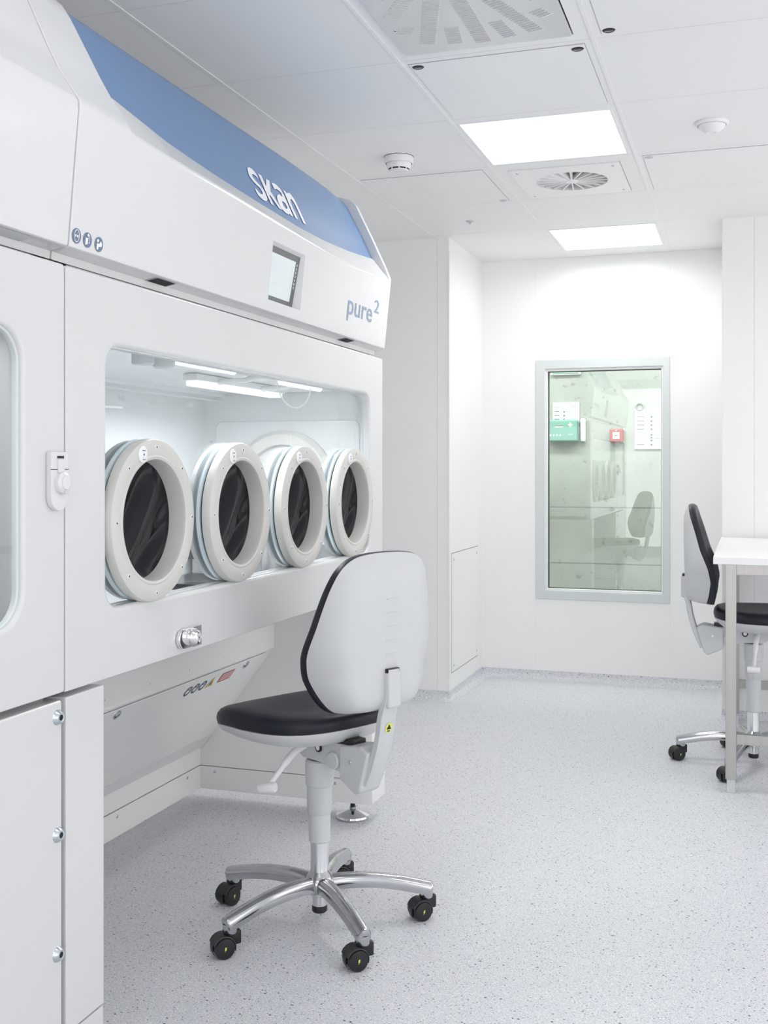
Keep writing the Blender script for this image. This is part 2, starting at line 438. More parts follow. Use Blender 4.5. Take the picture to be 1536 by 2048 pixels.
# thin white corner profiles of the alcove
struct(box('trim_1', (AL-.006, AL+.0025, YB-.0025, YB+.006, .056, ZC-.07), 'ceilbar'))
struct(box('trim_2', (AR-.0025, AR+.006, YB-.0025, YB+.006, .056, ZC-.07), 'ceilbar'))
# smoother panel reveal on the pier at the right
# ------------------------------------------------------------------ window
win = plate_hole('window_1', (WX0, WX1, WZ0, WZ1), (-1.196, -.487, .545, 1.906), .003, YN+.03, YN-.006, 'frame', None, rim=.004, orad=.002, n=2, plane='y')
struct(win)
g = plate_hole('window_frame', (-1.202, -.480, .538, 1.913), (-1.183, -.497, .556, 1.893), .003, YN+.05, YN+.004, 'white', win, rim=.004, orad=.002, n=2, plane='y')
g = plate_hole('gasket', (-1.190, -.490, .548, 1.900), (-1.176, -.503, .561, 1.886), .003, YN+.06, YN+.03, 'black', win, rim=.001, orad=.002, n=2, plane='y')
box('pane', (-1.185, -.495, YN+.045, YN+.047, .553, 1.893), 'wglass', win)

# added glowing panels, framed like windows, backing the fill lamps on the unseen walls
M['fillglow'] = mat('fill_panel_glow', (.85, .85, .85), .6, emit=(1, .99, .98), es=.25)
def fill_panel(name, axis, c, u0, u1, v0, v1, wall, s):
    bm = bmesh.new(); t_ = .05
    for a_, b_, e_, f_ in ((u0-t_, u1+t_, v0-t_, v0), (u0-t_, u1+t_, v1, v1+t_), (u0-t_, u0, v0, v1), (u1, u1+t_, v0, v1)):
        if axis == 'y': add_box(bm, a_, b_, min(wall, wall+s*.05), max(wall, wall+s*.05), e_, f_, .002, 1)
        else: add_box(bm, min(wall, wall+s*.05), max(wall, wall+s*.05), a_, b_, e_, f_, .002, 1)
    fr = struct(finish(bm, name, 'frame', None))
    b_ = (u0, u1, min(wall, wall+s*.02), max(wall, wall+s*.02), v0, v1) if axis == 'y' else (min(wall, wall+s*.02), max(wall, wall+s*.02), u0, u1, v0, v1)
    box('pane', b_, 'fillglow', fr)  # added glowing sheet, no real glazing
fill_panel('fill_panel_front', 'y', 0, -2.9, 2.5, .15, 2.45, YF, 1)
fill_panel('fill_panel_right', 'x', 0, -.7, 2.3, .20, 2.40, XR, -1)
fill_panel('fill_panel_right_far', 'x', 0, 2.75, 5.65, .20, 2.40, XR, -1)
# ------------------------------------------------------------------ corridor beyond the window
YC = 7.90
bm = bmesh.new(); add_box(bm, -3.5, 1.5, YC, YC+.1, 0, 2.7)
for z in (.62, 1.02, 2.2): add_box(bm, -3.5, 1.5, YC-.002, YC+.01, z-.003, z+.003, mi=1)
struct(finish(bm, 'wall_corridor_back', ['concrete', 'duct']))
struct(box('floor_corridor', (-3.5, 1.5, YN+.1, YC, -.1, 0), 'concrete'))
struct(box('ceiling_corridor', (-3.5, 1.5, YN+.1, YC, 2.6, 2.7), 'wall'))
struct(box('wall_corridor_left', (-3.6, -3.5, YN+.1, YC+.1, 0, 2.7), 'concrete'))
struct(box('wall_corridor_right', (1.5, 1.6, YN+.1, YC+.1, 0, 2.7), 'concrete'))
def yface(y): return lambda u, v: (u, y, v)
def notice(name, x0, x1, z0, z1, rows, label, tall=False, group=None):
    t = empty(name, label, 'notice', ((x0+x1)/2, YC, z0), group=group)
    box('sheet', (x0, x1, YC-.012, YC-.002, z0, z1), 'paper', t, .001)
    wd = x1-x0; ps = []; mi = []
    def add(p, k): ps.append(p); mi.append(k)
    add(rect(x0+.06*wd, x0+.28*wd, z1-.034, z1-.030), 0); add(rect(x0+.66*wd, x0+.9*wd, z1-.034, z1-.030), 0)
    for z, icon, tx in rows:
        add(rect(x0+.06*wd, x1-.05*wd, z+.012, z+.0135), 0)
        if tx: add(rect(x0+.06*wd, x0+.25*wd, z-.002, z+.004), 1)
        if icon: add(rect(x0+.40*wd, x0+.46*wd, z-.008, z+.006), 1)
        add(rect(x0+.50*wd, x0+.82*wd, z-.001, z+.001), 0); add(rect(x0+.50*wd, x0+.75*wd, z-.006, z-.004), 0)
    decal('print', ps, yface(YC-.0128), ['inkl', 'ink'], t, mi)
    return t
notice('notice_sheet', -1.345, -1.155, 1.49, 1.765, [(1.70, 1, 1), (1.672, 1, 1), (1.645, 1, 1)], 'small white printed notice partly hidden behind the green first aid box')
notice('notice_board', -.770, -.50, 1.428, 1.712, [(1.655, 1, 1), (1.625, 1, 1), (1.597, 1, 1), (1.568, 1, 1), (1.53, 1, 0), (1.51, 1, 0), (1.49, 1, 0), (1.46, 1, 1)], 'larger white printed notice right of the red call point on concrete wall')
t = empty('first_aid_box', 'green first aid box with a white cross on the concrete wall', 'first aid box', (-1.26, YC, 1.485))
box('case', (-1.377, -1.160, YC-.075, YC-.014, 1.487, 1.640), 'green', t, .010, 3)
cx, cz = -1.21, 1.603
decal('white_cross', [[(cx-.005, cz-.016), (cx+.005, cz-.016), (cx+.005, cz-.005), (cx+.016, cz-.005), (cx+.016, cz+.005), (cx+.005, cz+.005), (cx+.005, cz+.016), (cx-.005, cz+.016), (cx-.005, cz+.005), (cx-.016, cz+.005), (cx-.016, cz-.005), (cx-.005, cz-.005)]], yface(YC-.0758), 'inkw', t)
decal('print', [circle(-1.35+.023*k, 1.53, .007, 10) for k in range(4)] + [rect(-1.225, -1.19, 1.533, 1.538)], yface(YC-.0758), 'inkw', t)
decal('label', [rect(-1.318, -1.262, 1.585, 1.593), rect(-1.318, -1.262, 1.595, 1.598)], yface(YC-.0758), ['paper', 'redp'], t, [0, 1])
t = lathe('bandage_dispenser', [(0, 0), (.018, 0), (.020, .003), (.020, .025), (.0195, .027), (.020, .029), (.020, .120), (.0195, .122), (.020, .124), (.020, .150), (.014, .162), (0, .163)], (-1.128, YC-.022, 1.487), 'white')
lab(t, 'white bottle shaped dispenser right beside the green first aid box', 'dispenser')
t = empty('fire_alarm_call_point', 'small red fire alarm call point on the concrete wall', 'alarm', (-.892, YC, 1.478))
box('housing', (-.938, -.846, YC-.05, YC, 1.478, 1.570), 'red', t, .008, 3)
box('press_plate', (-.917, -.869, YC-.053, YC-.048, 1.500, 1.548), 'white', t, .002)
decal('print', [circle(-.893, 1.524, .005, 10), circle(-.907, 1.524, .0035, 8), circle(-.879, 1.524, .0035, 8)], yface(YC-.0536), 'black', t)
lathe('indicator', [(0, -.004), (.005, -.003), (.005, 0), (0, .001)], (-.892, YC-.050, 1.559), 'white', t, ax=(0, 1, 0), n=12)
t = empty('exit_sign', 'green and white escape sign cut by the top of the window', 'sign', (-1.24, YC, 1.965))
box('left_board', (-1.345, -1.252, YC-.045, YC-.035, 1.972, 2.08), 'green', t, .001)
box('right_board', (-1.248, -1.155, YC-.045, YC-.035, 1.972, 2.08), 'green', t, .001)
box('bracket', (-1.357, -1.143, YC-.034, YC-.002, 1.962, 2.09), 'white', t, .002)
lab(lathe('wall_ring', [(.020, 0), (.030, -.004), (.032, -.012), (.024, -.016), (.018, -.006)], (-.735, YC, 1.725), 'duct', ax=(0, 1, 0), n=20), 'dark round fitting peeping over the larger notice', 'fitting')

# ------------------------------------------------------------------ wall access panel in the alcove
t = empty('access_panel', 'white screwed access panel low in the left alcove wall', 'panel', (AL, 6.29, .16))
bm = bmesh.new(); add_box(bm, AL-.01, AL+.003, 5.985, 6.600, .150, .815, .001, 1)
finish(bm, 'cover', 'ceilbar', t)
box('reveal', (AL-.004, AL+.0008, 5.980, 6.605, .145, .820), 'gap', t)
def screw_bm(c, ax, r=.006, hexr=.0025, h=.002):
    bm = bmesh.new(); add_lathe(bm, [(r*1.05, -.0002), (r, h*.6), (r*.8, h), (hexr, h), (hexr*.9, h*.3), (0, h*.3)], c, ax, 12, [0, 0, 0, 1, 1]); return bm
def screw(c, ax, parent, r=.006, hexr=.0025, h=.002, m=('zinc', 'hole'), name='screw'):
    return finish(screw_bm(c, ax, r, hexr, h), name, list(m), parent, recalc=False)
for y in (6.02, 6.565):
    for z in (.185, .78): screw((AL+.003, y, z), (1, 0, 0), t, .007, .003)

# ================================================================== CEILING FITTINGS
def frame_plate(name, cellb, inner, z0, z1, m, parent):
    bm = bmesh.new(); a, b, c, d = cellb; e, f, g, h = inner
    for q in ((a, e, c, d), (f, b, c, d), (e, f, c, g), (e, f, h, d)): add_box(bm, q[0], q[1], q[2], q[3], z0, z1)
    return finish(bm, name, m, parent)
def cellb(x, y):
    i, j = cell(x, y); return (GX[i]+.0012, GX[i+1]-.0012, GY[j]+.0012, GY[j+1]-.0012)
LL = ['bright square ceiling light panel above the smoke detector', 'bright ceiling light panel above the window alcove', 'bright square ceiling light panel over the camera side of the white cabinet', 'bright ceiling light panel over the work bench',
      'bright ceiling light panel right of the camera', 'bright ceiling light panel behind the camera on the left', 'bright ceiling light panel behind the camera on the right']
LL[0] = 'bright ceiling light panel just in front of the swirl air diffuser'
for k, (a, b, c, d) in enumerate(LIGHTS):
    t = empty('ceiling_light', LL[k], 'ceiling light', ((a+b)/2, (c+d)/2, ZC), group='square ceiling light panels')
    frame_plate('frame', cellb((a+b)/2, (c+d)/2), (a, b, c, d), ZC, ZC+.02, 'ceil', t)
    frame_plate('bezel', (a-.006, b+.006, c-.006, d+.006), (a+.002, b-.002, c+.002, d-.002), ZC-.003, ZC+.01, 'ceilbar', t)
    box('diffuser', (a+.001, b-.001, c+.001, d-.001, ZC+.002, ZC+.006), 'lite', t)

# louvred supply air panel, top of the picture (two grid fields long)
a, b, c, d = -1.013, -.499, 2.12, 3.262
t = empty('louvred_air_diffuser', 'long white louvred air outlet with rays of slots in the ceiling', 'air outlet', ((a+b)/2, (c+d)/2, ZC))
frame_plate('frame', (-1.0518, -.4462, 2.0812, 3.3138), (a-.004, b+.004, c-.004, d+.004), ZC, ZC+.02, 'ceil', t)
box('recess', (a-.02, b+.02, c-.02, d+.02, ZC+.02, ZC+.024), 'hole', t)
box('face_plate', (a, b, c, d, ZC-.006, ZC+.004), 'powder', t, .001, 1)
cx, cy = (a+b)/2, 2.68
for q in range(40):
    bm = bmesh.new()
    th = R(90+q*9); long_ = q % 2 == 0
    di = Vector((math.cos(th), math.sin(th), 0)); sd = Vector((-di.y, di.x, 0))
    wd = .050 if long_ else .046; r0, r1 = (.10 if q % 4 == 0 else .22, .545) if long_ else (.41, .535)
    k = 0
    while r0+(k+.5)*.0145 < r1:
        p = Vector((cx, cy, ZC-.0058)) + di*(r0+(k+.5)*.0145); k += 1
        if abs(p.x-cx) > .215 or abs(p.y-(c+d)/2) > .545: continue
        # pressed louvre: a low hood, open towards the rim
        q0 = [p - sd*wd/2 - di*.0045, p + sd*wd/2 - di*.0045, p + sd*wd/2 + di*.0045, p - sd*wd/2 + di*.0045]
        z = Vector((0, 0, -.0026))
        v = [bm.verts.new(x) for x in q0] + [bm.verts.new(q0[0]+sd*.004+z), bm.verts.new(q0[1]-sd*.004+z)]
        bm.faces.new((v[3], v[4], v[5], v[2])); bm.faces.new((v[0], v[4], v[3])); bm.faces.new((v[1], v[2], v[5]))
        f = bm.faces.new((v[0], v[1], v[5], v[4])); f.material_index = 1
    if len(bm.verts): finish(bm, 'louvre_ray', ['powder', 'louv'], t, 20)
    else: bm.free()
screw((a+.03, 3.06, ZC-.006), (0, 0, -1), t, .005, .0025)

# swirl diffuser
cb = cellb(-.75, 4.9); a, b, c, d = -.99, -.52, 4.68, 5.185
t = empty('swirl_air_diffuser', 'square ceiling plate with a round swirl of air vanes', 'air outlet', (-.755, 4.93, ZC))
frame_plate('frame', cb, (a-.0025, b+.0025, c-.0025, d+.0025), ZC, ZC+.02, 'ceil', t)
bm = bmesh.new(); pc = Vector((-.755, 4.93, 0)); N = 48
def sq(ang):
    dx, dy = math.cos(ang), math.sin(ang); ts = []
    if dx > 1e-6: ts.append((b-pc.x)/dx)
    if dx < -1e-6: ts.append((a-pc.x)/dx)
    if dy > 1e-6: ts.append((d-pc.y)/dy)
    if dy < -1e-6: ts.append((c-pc.y)/dy)
    s = min(ts); return (pc.x+dx*s, pc.y+dy*s)
angs = sorted([2*math.pi*k/N for k in range(N)] + [math.atan2(y-pc.y, x-pc.x) % (2*math.pi) for x in (a, b) for y in (c, d)])
RS = .158
O = [bm.verts.new((*sq(t_), ZC-.004)) for t_ in angs]; O2 = [bm.verts.new((*sq(t_), ZC+.004)) for t_ in angs]
I = [bm.verts.new((pc.x+RS*math.cos(t_), pc.y+RS*math.sin(t_), ZC-.004)) for t_ in angs]
I2 = [bm.verts.new((pc.x+RS*math.cos(t_), pc.y+RS*math.sin(t_), ZC+.03)) for t_ in angs]
for k in range(len(angs)):
    k2 = (k+1) % len(angs)
    for A, B in ((O2, O), (O, I), (I, I2)): bm.faces.new((A[k], A[k2], B[k2], B[k]))
finish(bm, 'face_plate', 'ceilbar', t)
lathe('plenum', [(RS+.004, .02), (RS+.004, .12), (0, .12)], (pc.x, pc.y, ZC), 'duct', t)
bm = bmesh.new()
for k in range(20):
    th = R(18*k+6); di = Vector((math.cos(th), math.sin(th), 0)); sd = Vector((-di.y, di.x, 0))
    for r0, r1 in ((.022, RS+.001),):
        A = Vector((pc.x, pc.y, ZC-.004)) + di*r0; B = Vector((pc.x, pc.y, ZC-.004)) + di*r1
        w0, w1 = .003, .0032
        lo = [A-sd*w0, A+sd*w0, B+sd*w1, B-sd*w1]
        tw = sd*.010; tw2 = sd*.040; up = Vector((0, 0, .028))
        hi = [A-sd*w0*.3+tw*.3+up, A+sd*w0*.3+tw*.3+up, B+sd*w1*.3+tw2*.3+up, B-sd*w1*.3+tw2*.3+up]
        v = [bm.verts.new(p) for p in lo+hi]
        bm.faces.new(v[0:4]); bm.faces.new(v[7:3:-1])
        for q in range(4): bm.faces.new((v[q], v[(q+1) % 4], v[4+(q+1) % 4], v[4+q]))
finish(bm, 'vanes', 'white', t)
lathe('hub', [(0, -.006), (.024, -.005), (.028, 0), (.028, .02), (0, .02)], (pc.x, pc.y, ZC-.001), 'white', t, n=24)
for x in (a+.03, b-.03):
    for y in (c+.045, d-.045): screw((x, y, ZC-.004), (0, 0, -1), t, .007, .003)

# hinged inspection panels, a hairline border and small oval catches
def inspection(name, x0, x1, y0, y1, catches, label, m='black'):
    t = empty(name, label, 'ceiling panel', ((x0+x1)/2, (y0+y1)/2, ZC), group='inspection panels in the ceiling')
    box('cover', (x0, x1, y0, y1, ZC-.0022, ZC), 'ceil', t)
    bm = bmesh.new(); q = .0016
    for bb in ((x0-q, x0, y0-q, y1+q), (x1, x1+q, y0-q, y1+q), (x0, x1, y0-q, y0), (x0, x1, y1, y1+q)): add_box(bm, bb[0], bb[1], bb[2], bb[3], ZC-.0012, ZC)
    finish(bm, 'border_joint', 'gap', t)
    for cx_, cy_ in catches:
        bm = bmesh.new(); add_lathe(bm, [(0, .003), (.014, .0028), (.017, 0)], (0, 0, 0), (0, 0, -1), 20)
        bmesh.ops.transform(bm, matrix=Matrix.Translation((cx_, cy_, ZC-.0022)) @ Matrix.Diagonal((1.15, 1, 1, 1)), verts=bm.verts)
        o = finish(bm, 'catch', m, t)
        decal('catch_text', [rect(cx_-.011+k*.004, cx_-.0085+k*.004, cy_-.002, cy_+.002) for k in range(6)], lambda u, v: (u, v, ZC-.0056), 'inkw' if m == 'black' else 'plasg', o)
    return t
inspection('inspection_panel', -1.030, -.475, 3.345, 3.905, [(-1.006, 3.372), (-.50, 3.378)], 'ceiling panel with two black oval catches between air outlet and light')
inspection('inspection_panel', -.415, .13, 2.74, 3.285, [(-.392, 3.262)], 'ceiling panel with one black oval catch right of the louvred outlet')
inspection('inspection_panel', -1.645, -1.095, 4.625, 5.20, [(-1.12, 5.18)], 'ceiling panel left of the swirl diffuser with a grey catch', 'plasg')
inspection('inspection_panel', -.418, .13, 4.625, 5.195, [(-.395, 4.65)], 'ceiling panel right of the swirl diffuser with a grey catch', 'plasg')

# smoke detector
c0 = (-1.375, 4.33, ZC)
t = empty('smoke_detector', 'round white smoke detector with dark smoke slots', 'smoke detector', c0)
lathe('base', [(.060, 0), (.0605, .002), (.060, .022), (.055, .028)], c0, 'white', t, ax=(0, 0, -1), n=40)
lathe('shadow_joint', [(.0585, -.002), (.0612, -.0005), (.0612, .0016), (.0585, .002)], c0, 'hole', t, ax=(0, 0, -1), n=40)
lathe('dome', [(.052, .026), (.050, .040), (.047, .046), (.045, .050)], c0, 'white', t, ax=(0, 0, -1), n=40)
bm = bmesh.new(); add_lathe(bm, [(.036, .046), (.036, .054)], c0, (0, 0, -1), 40)
finish(bm, 'sensing_chamber', 'hole', t)
lathe('cap', [(.040, .054), (.041, .056), (.038, .060), (0, .062)], c0, 'white', t, ax=(0, 0, -1), n=40)
for k in range(8):
    th = R(45*k+20); x, y = c0[0]+.041*math.cos(th), c0[1]+.041*math.sin(th)
    o = box('rib', (-.0025, .0025, -.0025, .0025, ZC-.057, ZC-.045), 'white', None)
    o.parent = t; o.location = Vector((x, y, 0)) - ORI[t.name]
# motion detector
c0 = (-.135, 4.262, ZC)
t = empty('motion_detector', 'shallow white domed detector on the ceiling at the right', 'detector', c0)
lathe('base', [(.060, 0), (.062, .004), (.060, .009), (.052, .012)], c0, 'white', t, ax=(0, 0, -1), n=40)
lathe('dome', [(.050, .012), (.047, .018), (.030, .034), (.018, .038), (.012, .036), (0, .036)], c0, 'white', t, ax=(0, 0, -1), n=40)
# sprinkler
c0 = (-1.381, 5.57, ZC)
t = empty('ceiling_nozzle', 'tiny grey nozzle on the ceiling near the alcove', 'nozzle', c0)
lathe('rosette', [(.022, 0), (.020, .004), (.010, .006), (0, .006)], c0, 'plasg', t, ax=(0, 0, -1), n=20)
lathe('tip', [(.006, .006), (.006, .016), (.010, .018), (0, .019)], c0, 'zinc', t, ax=(0, 0, -1), n=12)

# ================================================================== THE GLOVE BOX CABINET
XF = -1.31                                # plane of the front panels
Y0, Y1 = 1.905, 3.925
cab = empty('glove_box_isolator', 'large white glove box cabinet with four round ports and blue canopy', 'isolator', (-1.75, 2.91, 0))
plate_hole('front_frame', (Y0, Y1, .846, 1.708), (2.046, 3.790, .986, 1.574), .060, XF-.035, XF, 'powder', cab, rim=.011, orad=.006)
# viewing pane in its seat
PORTY = [2.243, 2.698, 3.147, 3.597]; PZ = 1.179
bm = bmesh.new()                                            # one sheet with four round cut-outs for the ports
lps = [[(2.040, .980), (3.796, .980), (3.796, 1.580), (2.040, 1.580)]] + [circle(y, PZ, .150, 48)[::-1] for y in PORTY]
flat = [p for lp in lps for p in lp]; tris = tessellate_polygon([[Vector((p[0], p[1], 0)) for p in lp] for lp in lps])
va = [bm.verts.new((XF-.034, *p)) for p in flat]; vb = [bm.verts.new((XF-.028, *p)) for p in flat]
for t in tris: bm.faces.new([va[i] for i in t]); bm.faces.new([vb[i] for i in t][::-1])
q = 0
for lp in lps:
    for k in range(len(lp)): a_, b_ = q+k, q+(k+1) % len(lp); bm.faces.new((va[a_], va[b_], vb[b_], vb[a_]))
    q += len(lp)
o = finish(bm, 'viewing_pane', 'glass', cab)
plate_hole('pane_seal', (2.035, 3.801, .975, 1.585), (2.0565, 3.7795, .9965, 1.5635), .052, XF-.036, XF-.026, 'plasg', cab, rim=.002, orad=.06)

# cabinet body behind the frame: lined working chamber
CX0, CX1, CY0, CY1, CZ0, CZ1 = -2.03, XF-.04, 1.97, 3.87, .90, 1.63
bm = bmesh.new()
def wallq(*b): add_box(bm, *b)
wallq(CX0-.02, CX0, CY0, CY1, CZ0, CZ1)                     # rear
wallq(CX0, CX1, CY0-.02, CY0, CZ0, CZ1)                     # near end
wallq(CX0, CX1, CY1, CY1+.02, CZ0, CZ1)                     # far end
wallq(CX0, CX1, CY0, CY1, CZ1, CZ1+.02)                     # top
wallq(CX0+.02, CX1, CY0+.3, CY1-.02, CZ1-.045, CZ1-.04)     # diffuser sheet under the filters
wallq(CX0, CX0+.1, CY0, CY1, CZ1-.06, CZ1-.03)              # rear ledge
finish(bm, 'chamber_lining', 'chamber', cab)
bm = bmesh.new()
add_box(bm, CX0, CX1, CY0, CY1, CZ0-.02, CZ0)
add_box(bm, CX0, CX1, CY0, CY1-.35, CZ0+.004, CZ0+.010, .002, 1)
finish(bm, 'chamber_floor', 'liner', cab)
bm = bmesh.new(); add_box(bm, CX0-.1, XF-.036, Y0+.002, Y0+.055, .85, 1.72); add_box(bm, CX0-.1, XF-.036, 3.892, Y1-.002, .85, 1.70)
add_box(bm, CX0-.12, CX0-.025, Y0, Y1-.002, .2, 1.72); add_box(bm, CX0, XF-.036, Y0, Y1-.002, .850, .876); add_box(bm, CX0-.1, XF-.036, Y0, Y1-.002, 1.655, 1.72)
finish(bm, 'body', 'powder', cab)
# end door of the chamber with transfer port
YE = CY1-.0
o = plate_hole('end_door', (-1.975, -1.38, 1.03, 1.478), (-1.86, -1.50, 1.08, 1.44), .17, YE, YE-.008, 'chamber', cab, rim=.004, orad=.03, plane='y')
o2 = lathe('transfer_port_ring', [(.205, 0), (.207, -.03), (.19, -.045), (.152, -.045), (.148, -.02), (.148, 0)], (-1.68, YE-.002, 1.235), 'beige', cab, ax=(0, 1, 0), n=56)
lathe('transfer_port_cover', [(0, -.03), (.13, -.03), (.149, -.018)], (-1.68, YE-.002, 1.235), 'powderw', o2, ax=(0, 1, 0), n=56)
for k in range(4): screw((-1.998, YE-.001, 1.40-.032*k), (0, -1, 0), cab, .006, .002, .002, ('plas', 'plasg'), 'rivet')
box('end_ledge', (CX0+.005, -1.36, YE-.16, YE-.002, 1.02, 1.045), 'powderw', cab, .003)
bm = bmesh.new(); add_box(bm, CX0+.02, -1.40, YE-.13, YE-.004, CZ0+.0005, 1.018)
finish(bm, 'end_cupboard', 'liner', cab)
box('dark_seal_strip', (CX0+.006, -1.66, YE-.168, YE-.161, .955, 1.0), 'blackgl', cab)
# lamps and rails under the chamber top
for (x, y0, y1, z) in ((-1.42, 2.52, 2.91, 1.585), (-1.42, 3.21, 3.58, 1.580)):
    f = box('lamp_housing', (x-.018, x+.018, y0, y1, z, z+.018), 'powderw', cab, .003)
    tube('lamp_tube', [(x, y0+.02, z-.006), (x, y1-.02, z-.006)], .011, 'tube', f)
f = box('lamp_housing', (-1.625, -1.575, 2.96, 3.62, 1.562, 1.584), 'powderw', cab, .004)
box('lamp_lens', (-1.622, -1.578, 2.98, 3.60, 1.548, 1.5625), 'tube', f)
for y in (3.10, 3.42): tube('lamp_arm', [(-1.60, y, 1.565), (-1.50, y+.03, 1.572), (-1.43, y+.05, 1.590)], .009, 'powderw', f)
for z in (1.571, 1.553): box('hanging_rail', (-1.958, -1.945, 2.05, CY1-.01, z, z+.007), 'powderw', cab)
for y in (2.65, 2.85, 3.1): box('rail_clip', (-1.965, -1.94, y+.5, y+.52, 1.520, 1.535), 'powderw', cab)
for y in (2.405, 2.51):
    lathe('sensor_cap', [(.028, 0), (.028, .026), (.024, .030), (0, .030)], (-1.43, y, CZ1-.046), 'plasg', cab, ax=(0, 0, -1), n=20)
tube('coat_rail', [(-1.95, 2.75, 1.485), (-1.86, 2.85, 1.485), (-1.86, 3.0, 1.487)], .004, 'powderw', cab)
# cable loop behind the pane
prism('hatch_sill', [(-1.990, .236), (-1.978, .238), (-1.936, .292), (-1.944, .298)], 2.05, 3.762, 'powderw', cab)
lp = [(-1.39, 3.27+.135*math.cos(R(a)), 1.565-.072*math.sin(R(a))) for a in range(0, 181, 12)]
tube('cable_loop', lp, .0025, 'powderw', cab, n=8)

# --- glove ports
random.seed(4)
def glove_bm(c, r, seed):
    rnd = random.Random(seed); bm = bmesh.new(); nr, na = 26, 72; rows = []
    def depth(y, z):
        s = y*math.cos(R(24)) - z*math.sin(R(24))*-1   # folds run from upper right to lower left
        s = y*.79 + z*-.61
        l_ = y*.61 + z*.79
        d = .011*math.sin(s*52+.9+l_*1.5) + .0055*math.sin(s*97+1.7+l_*4) + .0015*math.sin(s*210+l_*9)
        # a sharp tuck towards lower right
        q = (y*.80 + z*-.60 - .25*l_)
        if q > .062: d += -.22*(q-.062) + .007*math.sin((q-.062)*130)
        return d
    for i in range(nr+1):
        rr = r*i/nr; row = []
        for k in range(na if i else 1):
            th = 2*math.pi*k/na; y, z = rr*math.cos(th), rr*math.sin(th)
            edge = max(0, 1-((rr/r))**6)
            x = -.010 + (depth(y, z)-.004)*edge
            row.append(bm.verts.new((c[0]+x, c[1]+y, c[2]+z)))
        rows.append(row)
    for i in range(nr):
        A, B = rows[i], rows[i+1]
        for k in range(na):
            k2 = (k+1) % na
            if len(A) == 1: bm.faces.new((A[0], B[k], B[k2]))
            else: bm.faces.new((A[k], B[k], B[k2], A[k2]))
    return bm
for i, py in enumerate(PORTY):
    c = (XF+.012, py, PZ)
    ring = lathe('glove_port', [(.138, -.075), (.138, -.008), (.1405, -.001), (.146, .001), (.150, -.001), (.154, .0), (.180, 0), (.1855, -.003), (.188, -.010), (.188, -.024), (.184, -.027), (.150, -.027)], c, 'beige', cab, ax=(1, 0, 0), n=72)
    ring['label'] = ['beige ring of the port nearest the camera', 'beige ring of the second port', 'beige ring of the third port', 'beige ring of the farthest port, partly behind the chair back'][i]
    lathe('port_gap', [(.179, -.027), (.179, -.032)], c, 'hole', ring, ax=(1, 0, 0), n=72)
    lathe('clamp_ring', [(.150, -.032), (.184, -.032), (.1875, -.034), (.1875, -.041), (.176, -.044)], c, 'acrylic', ring, ax=(1, 0, 0), n=72)
    lathe('back_flange', [(.138, -.060), (.182, -.060), (.184, -.066), (.182, -.072), (.138, -.074)], c, 'plas', ring, ax=(1, 0, 0), n=72)
    finish(glove_bm((c[0]-.035, py, PZ), .1385, i), 'rubber_glove', 'rubber', ring, 60)
    for k in range(8):
        th = R(90+45*k)
        if i == 0 and False: continue
        screw((c[0]+.0002, py+.168*math.cos(th), PZ+.168*math.sin(th)), (1, 0, 0), ring, .0062, .0024, .0012, ('powderw', 'hole'))
    th = R(112); bc = (c[0]+.0003, py+.162*math.cos(th), PZ+.162*math.sin(th))
    bd = lathe('badge', [(0, .003), (.017, .0028), (.019, .0015), (.0195, 0)], bc, 'white', ring, ax=(1, 0, 0), n=24)
    decal('badge_mark', [circle(bc[1], bc[2], .0028, 8), rect(bc[1]-.008, bc[1]+.006, bc[2]+.008, bc[2]+.010), rect(bc[1]-.006, bc[1]+.006, bc[2]-.012, bc[2]-.0105)], xface(bc[0]+.003), 'ink', ring)

# --- canopy with the blue band
BP = [(2.00, -1.295), (2.03, -1.31), (2.084, -1.34), (2.205, -1.395), (2.270, -1.424), (2.305, -1.440), (2.328, -1.458), (2.338, -1.490)]
def interp(x, tab):
    if x <= tab[0][0]: return tab[0][1]
    for (a, fa), (b, fb) in zip(tab, tab[1:]):
        if x <= b: return fa+(fb-fa)*(x-a)/(b-a)
    return tab[-1][1]
def bx(z): return interp(z, BP)
BLOW = [(2.06, 2.114), (2.125, 2.112), (2.29, 2.096), (2.588, 2.067), (2.83, 2.051), (3.12, 2.037), (3.334, 2.037), (3.60, 2.051), (3.86, 2.075), (3.90, 2.080)]
ZTOP = [(3.3, 2.338), (3.69, 2.330), (3.90, 2.312)]
RID = [(1.905, 2.035), (2.03, 2.035), (2.205, 2.024), (2.614, 2.012), (2.905, 2.0), (3.314, 1.985), (3.487, 1.985), (3.72, 1.995), (3.93, 2.006)]
YFN, YFF = 2.100, 3.897
FIN = [(-1.293, 2.046), (-1.344, 2.155), (-1.408, 2.285), (-1.425, 2.302), (-1.440, 2.311), (-1.475, 2.321), (-1.52, 2.323)]
FINN = [(-1.2905, 2.056), (-1.327, 2.109), (-1.351, 2.155), (-1.412, 2.283), (-1.430, 2.312), (-1.450, 2.330), (-1.490, 2.342), (-1.53, 2.344)]
def fin(name, ya, yb, parent, m='powderw'):
    return None
bm = bmesh.new()
SCR = (2.865, 3.100, 1.778, 1.944)
XB0, XB1 = -1.302, -1.277                     # canopy face: lower and upper x
def facex(z, y=3.0):
    zr = interp(y, RID); t = (z-1.750)/(zr-1.750); return XB0 + (XB1-XB0)*t
